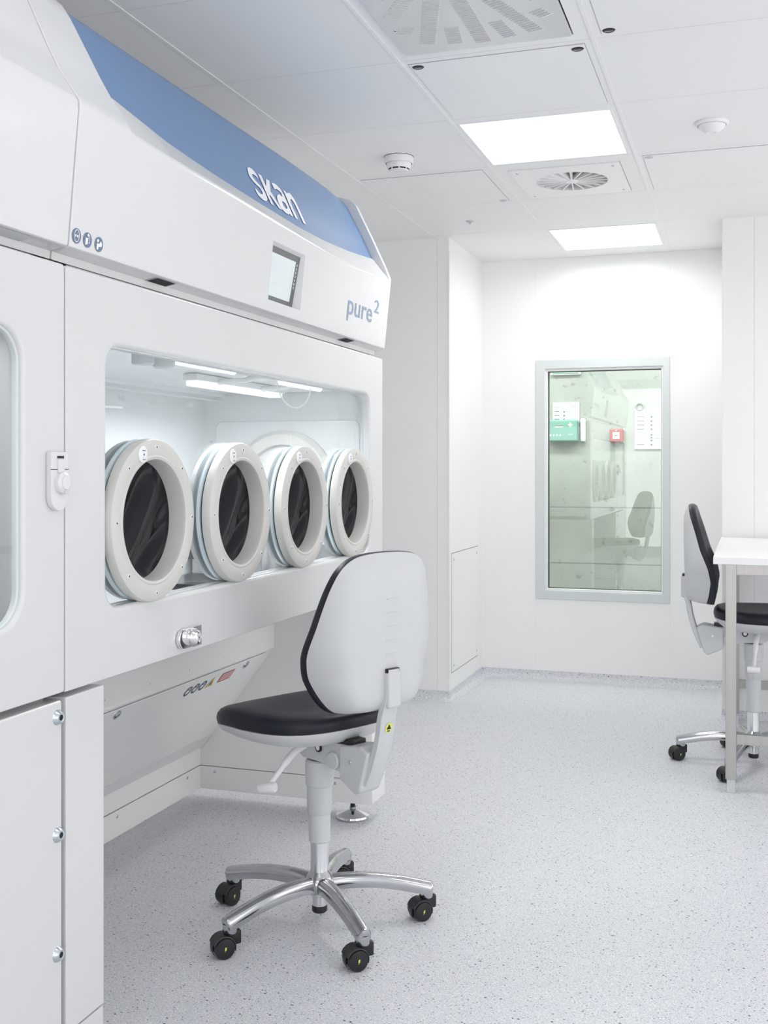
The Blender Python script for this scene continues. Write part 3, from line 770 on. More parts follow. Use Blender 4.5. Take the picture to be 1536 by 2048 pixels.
def prof_mid(y):
    lip = .021*max(0, min(1, (2.38-y)/.28))
    zr = interp(y, RID); zl = interp(y, BLOW)
    return [(-2.12, 1.722), (-1.345, 1.722), (-1.343, 1.738), (-1.308, 1.744), (-1.3035, 1.747), (-1.302, 1.752)], [(facex(z, y), z) for z in (1.778, 1.944)], \
           [(XB1-.0008, zr-.012), (XB1-.0005, zr-.004), (XB1-.004, zr+.003), (bx(zl)+.003+lip, zl-.004), (bx(zl)+lip, zl), (bx(zl)-.018, zl-.006)]
ys = sorted(set([YFN] + [b for b, _ in BLOW[1:-1]] + [YFN+(YFF-YFN)*k/20 for k in range(1, 20)] + [SCR[0], SCR[1], YFF]))
cols = []
for y in ys:
    a, b, c = prof_mid(y); cols.append([bm.verts.new((x, y, z)) for x, z in a+b+c])
ia = 6                                        # index of the first face row (z=1.778)
for (ya, A), (yb, B) in zip(zip(ys, cols), list(zip(ys, cols))[1:]):
    for k in range(len(A)-1):
        if k == ia and ya >= SCR[0]-1e-6 and yb <= SCR[1]+1e-6: continue      # opening for the screen
        bm.faces.new((A[k], B[k], B[k+1], A[k+1]))
# top and back cover
t0 = [(-1.475, 2.300), (-2.12, 2.300), (-2.12, 1.722)]
add_box(bm, -2.14, -1.50, YFN, YFF, 2.29, 2.318); add_box(bm, -2.14, -2.12, YFN, YFF, 1.72, 2.3)
# end fins: full profile
def finprof(y): return [(-2.12, 1.722), (-1.345, 1.722), (-1.343, 1.738), (-1.308, 1.744), (-1.3035, 1.747), (-1.302, 1.752), (XB1-.0008, interp(y, RID)-.012), (XB1, interp(y, RID)-.003), (XB1-.002, interp(y, RID)+.006)] + (FIN if y > 3 else FINN) + [(-2.12, 2.323)]
def add_fin(bm, ya, yb, rnd_a=0, rnd_b=0):
    secs = []
    if rnd_a: secs += [(ya, rnd_a), (ya+rnd_a*.3, rnd_a*.3), (ya+rnd_a, 0)]
    else: secs += [(ya, 0)]
    if rnd_b: secs += [(yb-rnd_b, 0), (yb-rnd_b*.3, rnd_b*.3), (yb, rnd_b)]
    else: secs += [(yb, 0)]
    rows = []
    for y, ins in secs:
        sl = (lambda z: .035*max(0, (z-2.10)/.22)) if (y == yb and y < 3) else (lambda z: 0)
        P = finprof(y); rows.append([bm.verts.new((x-ins*(1 if x > -2 else 0), y-sl(z), z-ins*.8*(1 if z > 2.1 else 0)+ins*.8*(1 if z < 1.76 else 0))) for x, z in P])
    for A, B in zip(rows, rows[1:]):
        for k in range(len(A)): bm.faces.new((A[k], B[k], B[(k+1) % len(A)], A[(k+1) % len(A)]))
    bm.faces.new(rows[0]); bm.faces.new(rows[-1][::-1])
add_fin(bm, Y0+.002, YFN, .006, 0); add_fin(bm, YFF, 3.93, 0, .005)
can = finish(bm, 'canopy', 'powderw', cab, 32, wn=True)
bm = bmesh.new(); rows = []
for y in [2.055]+ys:
    zl = interp(y, BLOW); zz = [zl-.004] + [z for z, _ in BP if z > zl+.01] ; zz = [zl-.004]
    zt_ = interp(y, ZTOP)
    for k in range(1, 15): zz.append(zl + (2.338-zl)*k/14)
    def lower(z): return z - (2.338-zt_)*max(0, (z-2.15)/.188)
    rows.append([bm.verts.new((bx(z)-.0035, y, lower(z))) for z in zz] + [bm.verts.new((-1.60, y, zt_-.001))])
for A, B in zip(rows, rows[1:]):
    for k in range(len(A)-1): bm.faces.new((A[k], B[k], B[k+1], A[k+1]))
bl = finish(bm, 'blue_band', 'blue', cab, 50)
bl['label'] = 'blue sloping band of the canopy'
GL = {'s': [(2.8892, 2.1572), (2.8949, 2.165), (2.9114, 2.1713), (2.9307, 2.173), (2.9533, 2.1631), (2.9573, 2.1459), (2.9446, 2.1505), (2.9272, 2.1547), (2.9116, 2.1503), (2.9075, 2.1417), (2.9196, 2.1322), (2.944, 2.1242), (2.9591, 2.1138), (2.961, 2.0936), (2.9527, 2.0821), (2.9355, 2.074), (2.914, 2.0712), (2.8876, 2.079), (2.8849, 2.0876), (2.885, 2.1039), (2.8999, 2.0975), (2.9112, 2.091), (2.9318, 2.0936), (2.9387, 2.1024), (2.9337, 2.1138), (2.9074, 2.1197), (2.8907, 2.128), (2.8808, 2.1394)],
'k': [(2.9707, 2.168), (2.9938, 2.1673), (2.996, 2.1341), (3.0259, 2.166), (3.0502, 2.1657), (3.0169, 2.124), (3.0506, 2.0742), (3.0271, 2.074), (2.996, 2.1102), (2.9900, 2.1037), (2.9891, 2.074), (2.9697, 2.0746), (2.9704, 2.103), (2.9707, 2.1355)],
'a': [(3.0608, 2.161), (3.076, 2.1666), (3.0995, 2.1667), (3.1235, 2.1595), (3.1355, 2.1441), (3.1345, 2.1219), (3.1319, 2.0708), (3.1096, 2.0707), (3.1117, 2.077), (3.0908, 2.0686), (3.0669, 2.0701), (3.0492, 2.0807), (3.0461, 2.0995), (3.0558, 2.1165), (3.0736, 2.1282), (3.0945, 2.1332), (3.1132, 2.1304), (3.1157, 2.1442), (3.1037, 2.1479), (3.0854, 2.1492), (3.0635, 2.1429)],
'ah': [(3.0848, 2.1087), (3.0949, 2.1127), (3.1121, 2.1102), (3.115, 2.0976), (3.1043, 2.0894), (3.0934, 2.0885), (3.082, 2.0966)],
'n': [(3.1497, 2.1626), (3.1696, 2.1602), (3.1705, 2.1543), (3.1835, 2.1609), (3.2062, 2.1647), (3.2265, 2.1494), (3.2306, 2.1266), (3.2284, 2.0675), (3.2082, 2.0687), (3.2107, 2.0923), (3.2092, 2.1292), (3.1962, 2.1436), (3.1799, 2.138), (3.1711, 2.1258), (3.1692, 2.1047), (3.1679, 2.07), (3.1460, 2.0702), (3.148, 2.1137)]}
def bluef(u, v): return (bx(v)-.0035+.0016, u, v+.0009)
decal('lettering', [chaikin(GL['s']), GL['k'], [GL['a'], GL['ah']], GL['n']], bluef, 'inkw', bl)
# model lettering on the white face
def facep(u, v): return (facex(v, u)+.0009, u, v)
tp = text_polys('pure', .098, .0006); mnx = min(p[0] for q in tp for p in q); mxx = max(p[0] for q in tp for p in q)
sx = (3.750-3.497)/(mxx-mnx)
P2 = [[(3.497+(p[0]-mnx)*sx, 1.822+p[1]) for p in q] for q in tp]
t2 = text_polys('2', .062, .0004); m0 = min(p[0] for q in t2 for p in q); m1 = max(p[0] for q in t2 for p in q)
P2 += [[(3.766+(p[0]-m0)*(.054/(m1-m0)), 1.862+p[1]*1.05) for p in q] for q in t2]
decal('lettering', P2, facep, 'inkl', can)
# three round mandatory signs
IC = []; im = []
for k, (cy_, cz_) in enumerate(((1.928, 1.771), (1.967, 1.770), (2.009, 1.769))):
    IC.append(circle(cy_, cz_, .0155, 28)); im.append(0)
decal('safety_sign', IC, facep, 'ink', can)
IC = []; im = []
def facep2(u, v): return (facex(v, u)+.0014, u, v)
for k, (cy_, cz_) in enumerate(((1.928, 1.771), (1.967, 1.770), (2.009, 1.769))):
    if k == 0:
        h = [(cy_+.009*math.cos(R(a)), cz_+.001+.012*math.sin(R(a))*(1 if a < 180 else 1.15)) for a in range(0, 360, 20)]
        h2 = [(cy_+.0075*math.cos(R(a)), cz_+.001+.0105*math.sin(R(a))*(1 if a < 180 else 1.15)) for a in range(0, 360, 20)]
        IC.append([h, h2]); IC.append(circle(cy_-.0035, cz_, .0028, 10)); IC.append(circle(cy_+.0035, cz_, .0028, 10))
    elif k == 1:
        IC.append([(cy_-.008, cz_-.011), (cy_, cz_-.009), (cy_+.001, cz_+.001), (cy_+.002, cz_+.006), (cy_-.003, cz_+.003), (cy_-.008, cz_+.005)])
        IC.append([(cy_+.003, cz_-.006), (cy_+.007, cz_-.006), (cy_+.007, cz_+.011), (cy_+.0055, cz_+.011), (cy_+.0055, cz_-.0045), (cy_+.003, cz_-.0045)])
        IC.append(circle(cy_+.001, cz_+.010, .0032, 10))
    else:
        IC.append(circle(cy_-.005, cz_+.007, .0035, 12))
        IC.append([(cy_-.009, cz_-.011), (cy_-.003, cz_-.012), (cy_-.001, cz_-.005), (cy_+.009, cz_-.004), (cy_+.011, cz_+.002), (cy_+.006, cz_+.008), (cy_+.001, cz_+.002), (cy_-.004, cz_+.001), (cy_-.008, cz_+.002)])
decal('safety_symbol', IC, facep2, 'inkw', can)
# touch screen sunk into the face
def scr_x(v, sink): return facex(v, 3.0) - sink
sc = bmesh.new(); u0, u1, v0, v1 = SCR
ring0 = [(facex(v, u), u, v) for u, v in ((u0, v0), (u1, v0), (u1, v1), (u0, v1))]
sinkb, sinkt = .024, .012
ring1 = [(facex(v, u)-s, u+du, v+dv) for (u, v, s, du, dv) in ((u0, v0, sinkb, .004, .006), (u1, v0, sinkb, -.010, .006), (u1, v1, sinkt, -.010, -.008), (u0, v1, sinkt, .004, -.008))]
A = [sc.verts.new(p) for p in ring0]; B = [sc.verts.new(p) for p in ring1]
for k in range(4): sc.faces.new((A[k], A[(k+1) % 4], B[(k+1) % 4], B[k]))
finish(sc, 'screen_bezel', 'powderw', can, recalc=False)
def sp(u, v, off=0.0):
    a = (u-u0)/(u1-u0); b = (v-v0)/(v1-v0)
    p0 = Vector(ring1[0]).lerp(Vector(ring1[1]), a); p1 = Vector(ring1[3]).lerp(Vector(ring1[2]), a)
    r = p0.lerp(p1, b); return (r.x+off, r.y, r.z)
M['display'] = mat('display_white', (.46, .50, .51), .12, coat=.5, emit=(.80, .87, .89), es=.33)
M['screenframe'] = mat('screen_frame', (.10, .105, .11), .12, coat=.5)
M['dline'] = mat('display_line', (.45, .52, .54), .2, emit=(.6, .7, .72), es=.35)
disp = decal('touch_screen', [rect(u0, u1, v0, v1)], lambda u, v: sp(u, v, .0002), 'screenframe', can)
decal('display', [rect(u0+.004, u1-.030, v0+.016, v1-.020)], lambda u, v: sp(u, v, .0008), 'display', disp)
D = []
D += [rect(u0+.07, u0+.10, v0+.10, v0+.112), rect(u0+.035, u0+.135, v0+.118, v0+.120), rect(u0+.035, u0+.037, v0+.03, v0+.118), rect(u0+.135, u0+.137, v0+.03, v0+.12),
      rect(u0+.05, u0+.12, v0+.085, v0+.087), rect(u0+.05, u0+.12, v0+.045, v0+.047), rect(u0+.055, u0+.062, v0+.055, v0+.062), rect(u0+.068, u0+.075, v0+.055, v0+.062), rect(u0+.081, u0+.088, v0+.055, v0+.062),
      rect(u0+.094, u0+.101, v0+.055, v0+.062), rect(u0+.02, u0+.15, v0+.035, v0+.037), rect(u1-.055, u1-.035, v0+.02, v0+.028)]
D += [rect(u1-.05, u1-.038, v0+.05+k*.014, v0+.06+k*.014) for k in range(6)]
decal('display_drawing', D, lambda u, v: sp(u, v, .0014), 'dline', disp)
decal('side_keys', [rect(u1-.022, u1-.014, v0+.06+.012*k, v0+.068+.012*k) for k in range(7)], lambda u, v: sp(u, v, .0010), 'plasg', disp)
# sensors in the underside of the canopy
def under(x, y): return (x, y, 1.744-(x+1.308)*(.006/.035)*-1)
for y in (2.315, 3.575):
    q = .048
    def up(u, v, off=.0008): return (v, u, interp(v, [(-1.343, 1.738), (-1.308, 1.744)])-off)
    o = decal('sensor_window', [rect(y-q, y+q, -1.3425, -1.309)], up, 'plas', can)
    decal('sensor_eye', [rect(y-q+.006, y+q-.006, -1.340, -1.312)], lambda u, v: up(u, v, .0016), 'hole', o)
# chrome latch under the pane
lt = empty('x', '', '', (0, 0, 0)); bpy.data.objects.remove(lt)
ly, lz = 2.405, .885
o = prism('latch', [(2.456, .861), (2.456, .909)] + [(2.377+.025*math.cos(R(a)), .885+.024*math.sin(R(a))) for a in range(90, 271, 18)], XF+.0005, XF+.012, 'chrome', cab, axis='x', bev=.003)
prism('latch_plate', rect(2.414, 2.457, .8605, .9095), XF+.0118, XF+.0155, 'alu', o, axis='x', bev=.001)
lathe('latch_knob', [(.022, 0), (.021, .010), (.016, .018), (.012, .0195), (.010, .012), (0, .012)], (XF+.012, 2.412, .885), 'chrome', o, ax=(1, 0, 0), n=28)
box('latch_tongue', (XF+.0155, XF+.020, 2.424, 2.444, .874, .896), 'chrome', o, .001)

# pedestals, knee space and plinths
box('near_pedestal', (-2.0, XF, Y0+.002, 2.046, .155, .836), 'powder', cab, .004)
box('near_plinth', (-2.0, XF-.001, Y0+.002, 2.045, .03, .152), 'powder', cab, .003)
o = prism('far_pedestal', [(-2.1, 3.765), (-1.345, 3.765), (-1.300, 3.778), (-1.300, 3.922), (-2.1, 3.922)], .166, .846, 'warm', cab, axis='z', bev=.0015, seg=1)
o = prism('far_plinth', [(-2.1, 3.765), (-1.345, 3.765), (-1.300, 3.778), (-1.300, 3.922), (-2.1, 3.922)], .078, .1635, 'warm', cab, axis='z', bev=.001, seg=1)
for x in (-1.93, -1.44): screw((x, 3.765, .145), (0, -1, 0), o, .006, .002, .002, ('zinc', 'zinc'))
KB = [(-2.10, .846), (-1.682, .846), (-1.682, .640), (-1.684, .630), (-1.94, .290), (-1.985, .262), (-1.988, .250), (-1.988, .1675), (-2.10, .1675)]
prism('knee_panel', KB, 2.046, 3.765, 'warm', cab, bev=.0015, seg=1)
o = box('rear_plinth', (-2.10, -1.988, 2.046, 3.765, .078, .164), 'warm', cab, .001, 1)
for y in (3.18, 3.66): screw((-1.988, y, .145), (1, 0, 0), o, .006, .002, .002, ('zinc', 'zinc'))
# hatch lying on the slope, with latches and stickers
sl0 = Vector((-1.684, 0, .630)); sl1 = Vector((-1.94, 0, .290)); sd = (sl1-sl0).normalized(); nn = Vector((-sd.z, 0, sd.x)) 
if nn.x < 0: nn = -nn
def slope(u, v, off=.001): 
    p = sl0 + sd*v + nn*off; return (p.x, u, p.z)
bm = bmesh.new()
hh = [slope(2.06, .012, 0), slope(3.70, .012, 0), slope(3.70, .40, 0), slope(2.06, .40, 0)]
ht = [slope(2.06, .014, .004), slope(3.70, .014, .004), slope(3.70, .398, .004), slope(2.06, .398, .004)]
v = [bm.verts.new(p) for p in hh+ht]; bm.faces.new(v[4:8])
for k in range(4): bm.faces.new((v[k], v[(k+1) % 4], v[4+(k+1) % 4], v[4+k]))
hat = finish(bm, 'hatch', 'warm', cab)
decal('hatch_joint', [rect(2.05, 3.70, .0095, .0125)], lambda u, v: slope(u, v, .0012), 'gap', hat)
for y in (2.72, 3.56):
    p = Vector(slope(y, .034, .004)); lathe('quarter_turn', [(.016, 0), (.015, .004), (.006, .005), (0, .005)], p, 'zinc', hat, ax=nn, n=18)
    bm = bmesh.new(); q = [slope(y-.014, .036, .009), slope(y+.008, .029, .009), slope(y+.011, .034, .009), slope(y-.011, .041, .009)]
    q2 = [slope(y-.014, .036, .006), slope(y+.008, .029, .006), slope(y+.011, .034, .006), slope(y-.011, .041, .006)]
    v = [bm.verts.new(a_) for a_ in q+q2]; bm.faces.new(v[:4]); 
    for k in range(4): bm.faces.new((v[k], v[(k+1) % 4], v[4+(k+1) % 4], v[4+k]))
    finish(bm, 'latch_wing', 'black', hat)
S = []; si = []
for y in (3.165, 3.215, 3.265): S.append([circle(y, .060, .021, 20)[::-1], circle(y, .060, .014, 20)]); si.append(0); S.append(rect(y-.008, y+.008, .052, .056)); si.append(0)
S.append([(3.300, .080), (3.352, .080), (3.326, .036)]); si.append(1)
S.append(rect(3.385, 3.480, .036, .078)); si.append(2)
decal('warning_sticker', S, lambda u, v: slope(u, v, .005), ['navy', 'orange', 'redp'], hat, si)
S = [[(3.318, .072), (3.334, .072), (3.326, .052)]] + [rect(3.392, 3.472, .042+.008*k, .0445+.008*k) for k in range(4)]
decal('sticker_print', S, lambda u, v: slope(u, v, .0056), ['navy', 'white'], hat, [0, 1, 1, 1, 1])
for k in range(7): screw((-1.682, 2.15+.24*k, .66), (1, 0, 0), cab, .003, .001, .001, ('plas', 'plas'), 'rivet')
# levelling foot
def foot(x, y, top, parent):
    o = lathe('levelling_foot', [(0, .002), (.060, .002), (.064, .008), (.062, .014), (.048, .020), (.022, .030), (.016, .032), (.0, .034)], (x, y, 0), 'chrome', parent, n=40)
    lathe('threaded_stem', [(.009, .030), (.009, top)], (x, y, 0), 'black', o, n=16)
    lathe('lock_nut', [(0, .034), (.013, .034), (.013, .042), (0, .042)], (x, y, 0), 'steel', o, n=6)
foot(-1.40, 3.845, .08, cab); foot(-1.42, 1.975, .04, cab)

# things inside the working chamber
o = prism('instrument_tray', [(-1.86, 3.12), (-1.62, 3.12), (-1.56, 3.42), (-1.86, 3.46)], CZ0+.011, CZ0+.030, 'blackgl', None, axis='z', bev=.004)
lab(o, 'flat black tray lying on the chamber floor behind the ports', 'tray')
cq = (-1.62, 3.60, CZ0+.0005)
t = empty('steel_canister', 'upright steel canister in the chamber, between the second and third port', 'canister', cq)
lathe('canister_body', [(0, 0), (.036, 0), (.037, .003), (.037, .145), (.034, .150), (0, .150)], cq, 'liner', t, n=32)
lathe('canister_lid', [(0, .150), (.038, .150), (.038, .164), (.034, .168), (0, .168)], cq, 'powderw', t, n=32)

# ================================================================== THE TRANSFER CABINET (near, cut by the frame)
YA = 1.05
air = empty('transfer_cabinet', 'white transfer cabinet with tall steel-lined window at left edge', 'cabinet', (-1.75, 1.48, 0))
o = plate_hole('door', (YA, Y0-.004, .848, 1.709), (1.19, 1.774, .992, 1.572), .075, XF-.022, XF+.001, 'powder', air, rim=.007, orad=.007)
box('window_pane', (XF-.015, XF-.011, 1.195, 1.774, .990, 1.573), 'glass', o)
plate_hole('window_seal', (1.170, 1.793, .974, 1.590), (1.2055, 1.763, 1.001, 1.563), .066, XF-.020, XF-.008, 'frame', o, rim=.002, orad=.07)
bm = bmesh.new()                                                     # curved steel lining
pr = []
for k in range(13):
    a_ = R(90*k/12); pr.append((-1.90-.08*math.sin(a_)+.0, 1.76-.08+.08*math.cos(a_)))
poly = [(XF-.022, 1.765), (XF-.030, 1.762)] + [(-1.86+.0 - .09*math.sin(R(90*k/12)), 1.67+.09*math.cos(R(90*k/12))) for k in range(13)] + [(-1.95, 1.22), (XF-.04, 1.20)]
lo = [bm.verts.new((x, y, .97)) for x, y in poly]; hi = [bm.verts.new((x, y, 1.60)) for x, y in poly]
for k in range(len(poly)-1): bm.faces.new((lo[k], lo[k+1], hi[k+1], hi[k]))
bm.faces.new(lo); bm.faces.new(hi[::-1])
finish(bm, 'steel_lining', 'satin', air, 30)
box('lining_seam', (-1.372, -1.368, 1.7588, 1.7612, .975, 1.59), 'liner', air)
bm = bmesh.new(); add_box(bm, -2.14, -2.0, YA, Y0-.004, .04, 1.72); add_box(bm, -2.0, XF-.036, YA, YA+.1, .85, 1.72); add_box(bm, -2.0, XF-.036, Y0-.06, Y0-.004, .85, 1.72)
add_box(bm, -2.0, XF-.05, YA, Y0-.006, .04, .85); add_box(bm, -2.0, XF-.036, YA, Y0-.006, 1.62, 1.72)
finish(bm, 'body', 'powder', air)
o = box('lower_door', (-1.36, XF, YA, Y0-.010, .160, .834), 'powder', air, .006, 3)
for z in (.802, .568, .330):
    lathe('bolt', [(0, .006), (.0045, .006), (.006, .009), (.010, .0095), (.015, .003), (.016, 0)], (XF, 1.878, z), ['zinc', 'hole'], o, ax=(1, 0, 0), n=24, mi=[1, 1, 0, 0, 0])
box('plinth', (-1.36, XF-.001, YA, Y0-.006, .03, .155), 'powder', air, .003)
# canopy of the transfer cabinet
def finprof2(y): return [(-2.12, 1.722), (-1.345, 1.722), (-1.343, 1.738), (-1.308, 1.744), (-1.3035, 1.747), (-1.302, 1.752), (XB1-.0008, 2.02), (XB1-.001, 2.034), (XB1-.005, 2.044)] + FINN[1:] + [(-2.12, 2.323)]
bm = bmesh.new(); rows = []
for y, ins in ((YA, 0), (Y0-.006, 0), (Y0-.002, .0015), (Y0, .005)):
    rows.append([bm.verts.new((x-ins*(1 if x > -2 else 0), y, z-ins*.8*(1 if z > 2.1 else 0)+ins*.8*(1 if z < 1.76 else 0))) for x, z in finprof2(y)])
for A, B in zip(rows, rows[1:]):
    for k in range(len(A)): bm.faces.new((A[k], B[k], B[(k+1) % len(A)], A[(k+1) % len(A)]))
bm.faces.new(rows[0]); bm.faces.new(rows[-1][::-1])
can2 = finish(bm, 'canopy', 'powderw', air, 32, wn=True)
def up(u, v, off=.0008): return (v, u, interp(v, [(-1.343, 1.738), (-1.308, 1.744)])-off)
o = decal('light_window', [rect(1.70, 1.80, -1.342, -1.309)], up, 'plasg', can2)
# white rotary latch
lt = prism('latch', [(1.895, 1.331), (1.838, 1.331), (1.838, 1.243)] + [(1.8665-.0285*math.cos(R(a)), 1.243-.0285*math.sin(R(a))) for a in range(15, 166, 15)] + [(1.895, 1.243)], XF+.001, XF+.014, 'powderw', air, axis='x', bev=.002)
box('latch_slot', (XF+.013, XF+.0146, 1.857, 1.879, 1.318, 1.323), 'hole', lt)
box('latch_joint', (XF+.012, XF+.0146, 1.838, 1.895, 1.2955, 1.297), 'hole', lt)
box('latch_slide', (XF+.013, XF+.017, 1.8575, 1.8785, 1.290, 1.317), 'powderw', lt, .0008)
lathe('latch_turn', [(.022, 0), (.021, .008), (.015, .012), (.014, .0115), (.0135, .013), (0, .0135)], (XF+.014, 1.870, 1.270), 'powderw', lt, ax=(1, 0, 0), n=28)
box('latch_pointer', (XF+.020, XF+.027, 1.866, 1.878, 1.247, 1.256), 'plasg', lt, .001)

# ================================================================== THE CHAIRS
def half_outline():
    """half outline of the backrest (y, z above its bottom edge)"""
    p = [(0, 0), (.075, .002), (.125, .014), (.165, .060), (.196, .120), (.208, .180), (.202, .245), (.190, .310), (.176, .365), (.155, .408), (.115, .436), (.06, .446), (0, .448)]
    q = smooth_path([(0, a, b) for a, b in p], 4)
    return [(v.y, v.z) for v in q]
HO = half_outline()
OUT = HO + [(-a, b) for a, b in HO[-2:0:-1]]
EX = [(0, .088), (.05, .102), (.11, .112), (.17, .102), (.25, .072), (.33, .052), (.40, .032), (.448, .022)]
TX = [(0, .0), (.45, .0)]
def make_chair(name, label, centre, rz, h, base_rot, cast, lever, group):
    t = empty(name, label, 'chair', (centre[0], centre[1], 0), rz, group)
    ORI[t.name] = Vector((0, 0, 0))                   # parts below are in the chair's own space (x forward, y left)
    zt = h-.155
    # ---- seat
    def so(s, z, n=56, dx=0, droop=1.0):
        out = []
        for k in range(n):
            th = 2*math.pi*k/n; cx_, sy_ = math.cos(th), math.sin(th)
            e = 2/2.9; x = abs(cx_)**e*math.copysign(1, cx_)*.225*s; y = abs(sy_)**e*math.copysign(1, sy_)*.232*s
            y *= 1-.12*max(0, -x/.225)
            x += .060+dx
            zz = z - droop*(.024*max(0, (x-.105)/.17)**2) + .010*max(0, (-x-.005)/.17)**2*droop
            out.append((x, y, zz))
        return out
    def loft(levels, name_, m, cap0=True, cap1=True, sharp=45):
        bm = bmesh.new(); rows = [[bm.verts.new(p) for p in lv] for lv in levels]; L = len(rows[0])
        for A, B in zip(rows, rows[1:]):
            for k in range(L): bm.faces.new((A[k], A[(k+1) % L], B[(k+1) % L], B[k]))
        for q, rw in ((cap0, rows[0]), (cap1, rows[-1])):
            if q: bm.faces.new(rw)
        return finish(bm, name_, m, t, sharp)
    loft([so(.96, h-.046), so(1.0, h-.042), so(1.012, h-.030), so(1.0, h-.016), so(.965, h-.006), so(.91, h-.001), so(.80, h+.001), so(.6, h-.003), so(.35, h-.006), so(.1, h-.006)], 'seat_cushion', 'pu')
    loft([so(.4, h-.094, droop=.2), so(.66, h-.092, droop=.4), so(.84, h-.082, droop=.7), so(.945, h-.066), so(.992, h-.052), so(1.0, h-.045), so(.96, h-.043)], 'seat_shell', 'plas')
    # ---- backrest: bowl shaped shell, cushion wrapped along its rim
    z0 = h+.016; KZ = .97; xb = -.283
    lean = -.010
    def pos(a, b, x): return (xb + x + lean*(b/.448), a, z0+b*KZ)
    def shell_lv(s, d, push=0.0):
        lv = []
        for a, b in OUT:
            cb = .215; aa = a*s; bb = cb+(b-cb)*s
            e = interp(b, EX)
            bn = max(0, (.12-bb)/.12); d_ = max(0, d)**(1+2.0*bn)
            groove = -.004*math.exp(-((aa)/.06)**2)
            lv.append(pos(aa, bb, e*d_+push+groove*(1 if s < .8 else 0)))
        return lv
    lv = [shell_lv(s, d) for s, d in ((.12, .0), (.35, .0), (.58, .01), (.70, .05), (.78, .13), (.85, .28), (.91, .48), (.955, .70), (.985, .88), (1.0, 1.0))]
    loft(lv + [shell_lv(.97, .99)], 'backrest_shell', 'plas', True, False, 50)
    lv = [shell_lv(.955, .98), shell_lv(1.0, 1.01), shell_lv(1.012, 1.05, .006), shell_lv(1.008, 1.05, .018), shell_lv(.985, 1.0, .028), shell_lv(.93, .93, .034), shell_lv(.8, .80, .034), shell_lv(.5, .62, .034), shell_lv(.15, .55, .034)]
    loft(lv, 'backrest_cushion', 'pu', False, True, 50)
    # adjustment notches on the back of the shell
    bm = bmesh.new()
    for k in range(5):
        b = .17+.038*k; p = pos(0, b, -.0045); add_box(bm, p[0]-.0012, p[0]+.003, -.021, .021, p[2]-.0009, p[2]+.0009)
    finish(bm, 'height_notches', 'plasg', t)
    # ---- support bar: flat strap from the shell down behind the seat
    px = lambda b: pos(0, b, 0)[0]
    pts = smooth_path([(px(.12)-.006, 0, z0+.125), (px(.05)-.004, 0, z0+.05), (px(0)+.010, 0, z0-.005), (px(0)+.022, 0, z0-.07), (px(0)+.045, 0, z0-.14), (px(0)+.070, 0, z0-.195)], 6)
    def sec(f):
        wd = .021+.007*min(1, f*3); th = .008
        return [(-wd, -th), (-wd+.004, -th-.003), (wd-.004, -th-.003), (wd, -th), (wd, th), (wd-.004, th+.003), (-wd+.004, th+.003), (-wd, th)]
    bar = tube('support_bar', pts, 0, 'plasg', t, section=sec, sharp=40, up=(1, 0, 0))
    # socket on the shell
    s0 = pos(0, .055, 0)
    o = box('bar_socket', (s0[0]-.021, s0[0]+.004, -.024, .024, z0+.022, z0+.118), 'plas', t, .006, 3)
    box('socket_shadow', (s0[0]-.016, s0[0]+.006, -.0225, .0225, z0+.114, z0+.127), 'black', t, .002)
    # conductive chair sticker
    zs = z0-.035; xs = interp(zs-z0, [(-.07, px(0)+.022), (-.005, px(0)+.010)])-.0125
    def stp(u, v, off=0.0): return (xs-off+.0009*0 + (v)*-.18, -u, zs+v)
    st = decal('esd_sticker', [circle(0, 0, .0135, 24)], lambda u, v: stp(u, v, .0006), 'yellow', t)
    decal('esd_symbol', [[(-.009, -.004), (.009, -.004), (0, .010)], rect(-.005, .005, -.0105, -.007)], lambda u, v: stp(u, v, .0012), 'black', st)
    # ---- mechanism
    mech = prism('tilt_mechanism', [(-.15, h-.085), (.095, h-.086), (.085, h-.125), (.035, zt-.002+.006), (-.04, zt+.004), (-.15, h-.170)], -.033, .033, 'plasg', t, bev=.004)
    br = prism('tilt_bracket', [(-.125, h-.088), (-.210, h-.075), (-.240, h-.090), (-.208, h-.200), (-.190, h-.212), (-.125, h-.180)], -.040, .040, 'plasg', t, bev=.007, seg=3)
    box('rear_gap', (-.165, -.06, -.026, .026, h-.090, h-.070), 'black', mech, .002)
    for s in (1, -1):
        lathe('pivot', [(.013, 0), (.013, .004), (.008, .005), (.007, .0035), (0, .0035)], (-.035, s*.033, h-.110), ['black', 'white'], mech, ax=(0, s, 0), n=20, mi=[0, 0, 1, 1])
        lathe('tension_knob', [(.024, 0), (.024, .008), (.021, .011), (0, .011)], (-.100, s*.033, h-.134), 'plas', mech, ax=(0, s, 0), n=28)
        lathe('bolt', [(.006, 0), (.005, .003), (0, .003)], (-.170, s*.040, h-.125), 'zinc', br, ax=(0, s, 0), n=12)
    # ---- lever with a cross handle
    lx, lyy, lzz = lever; sg = 1 if lyy > 0 else -1
    P = smooth_path([(.02, sg*.02, h-.108), (.02+(lx-.02)*.4, lyy*.45, h-.130), (.02+(lx-.02)*.8, lyy*.78, lzz+.035), (lx, lyy, lzz)], 6)
    bm = bmesh.new(); n_ = len(P); add_tube(bm, P, [.011 if i < n_*.5 else .008 for i in range(n_)], 12)
    lv_ = finish(bm, 'height_lever', 'white', t, 40)
    dv = Vector((.9, .35*sg, -.15)).normalized() if sg > 0 else Vector((1, 0, 0))
    c_ = Vector((lx, lyy, lzz)); lathe('lever_handle', [(0, -.027), (.013, -.026), (.0145, -.023), (.0145, .023), (.013, .026), (0, .027)], c_, 'white', lv_, ax=dv, n=20)
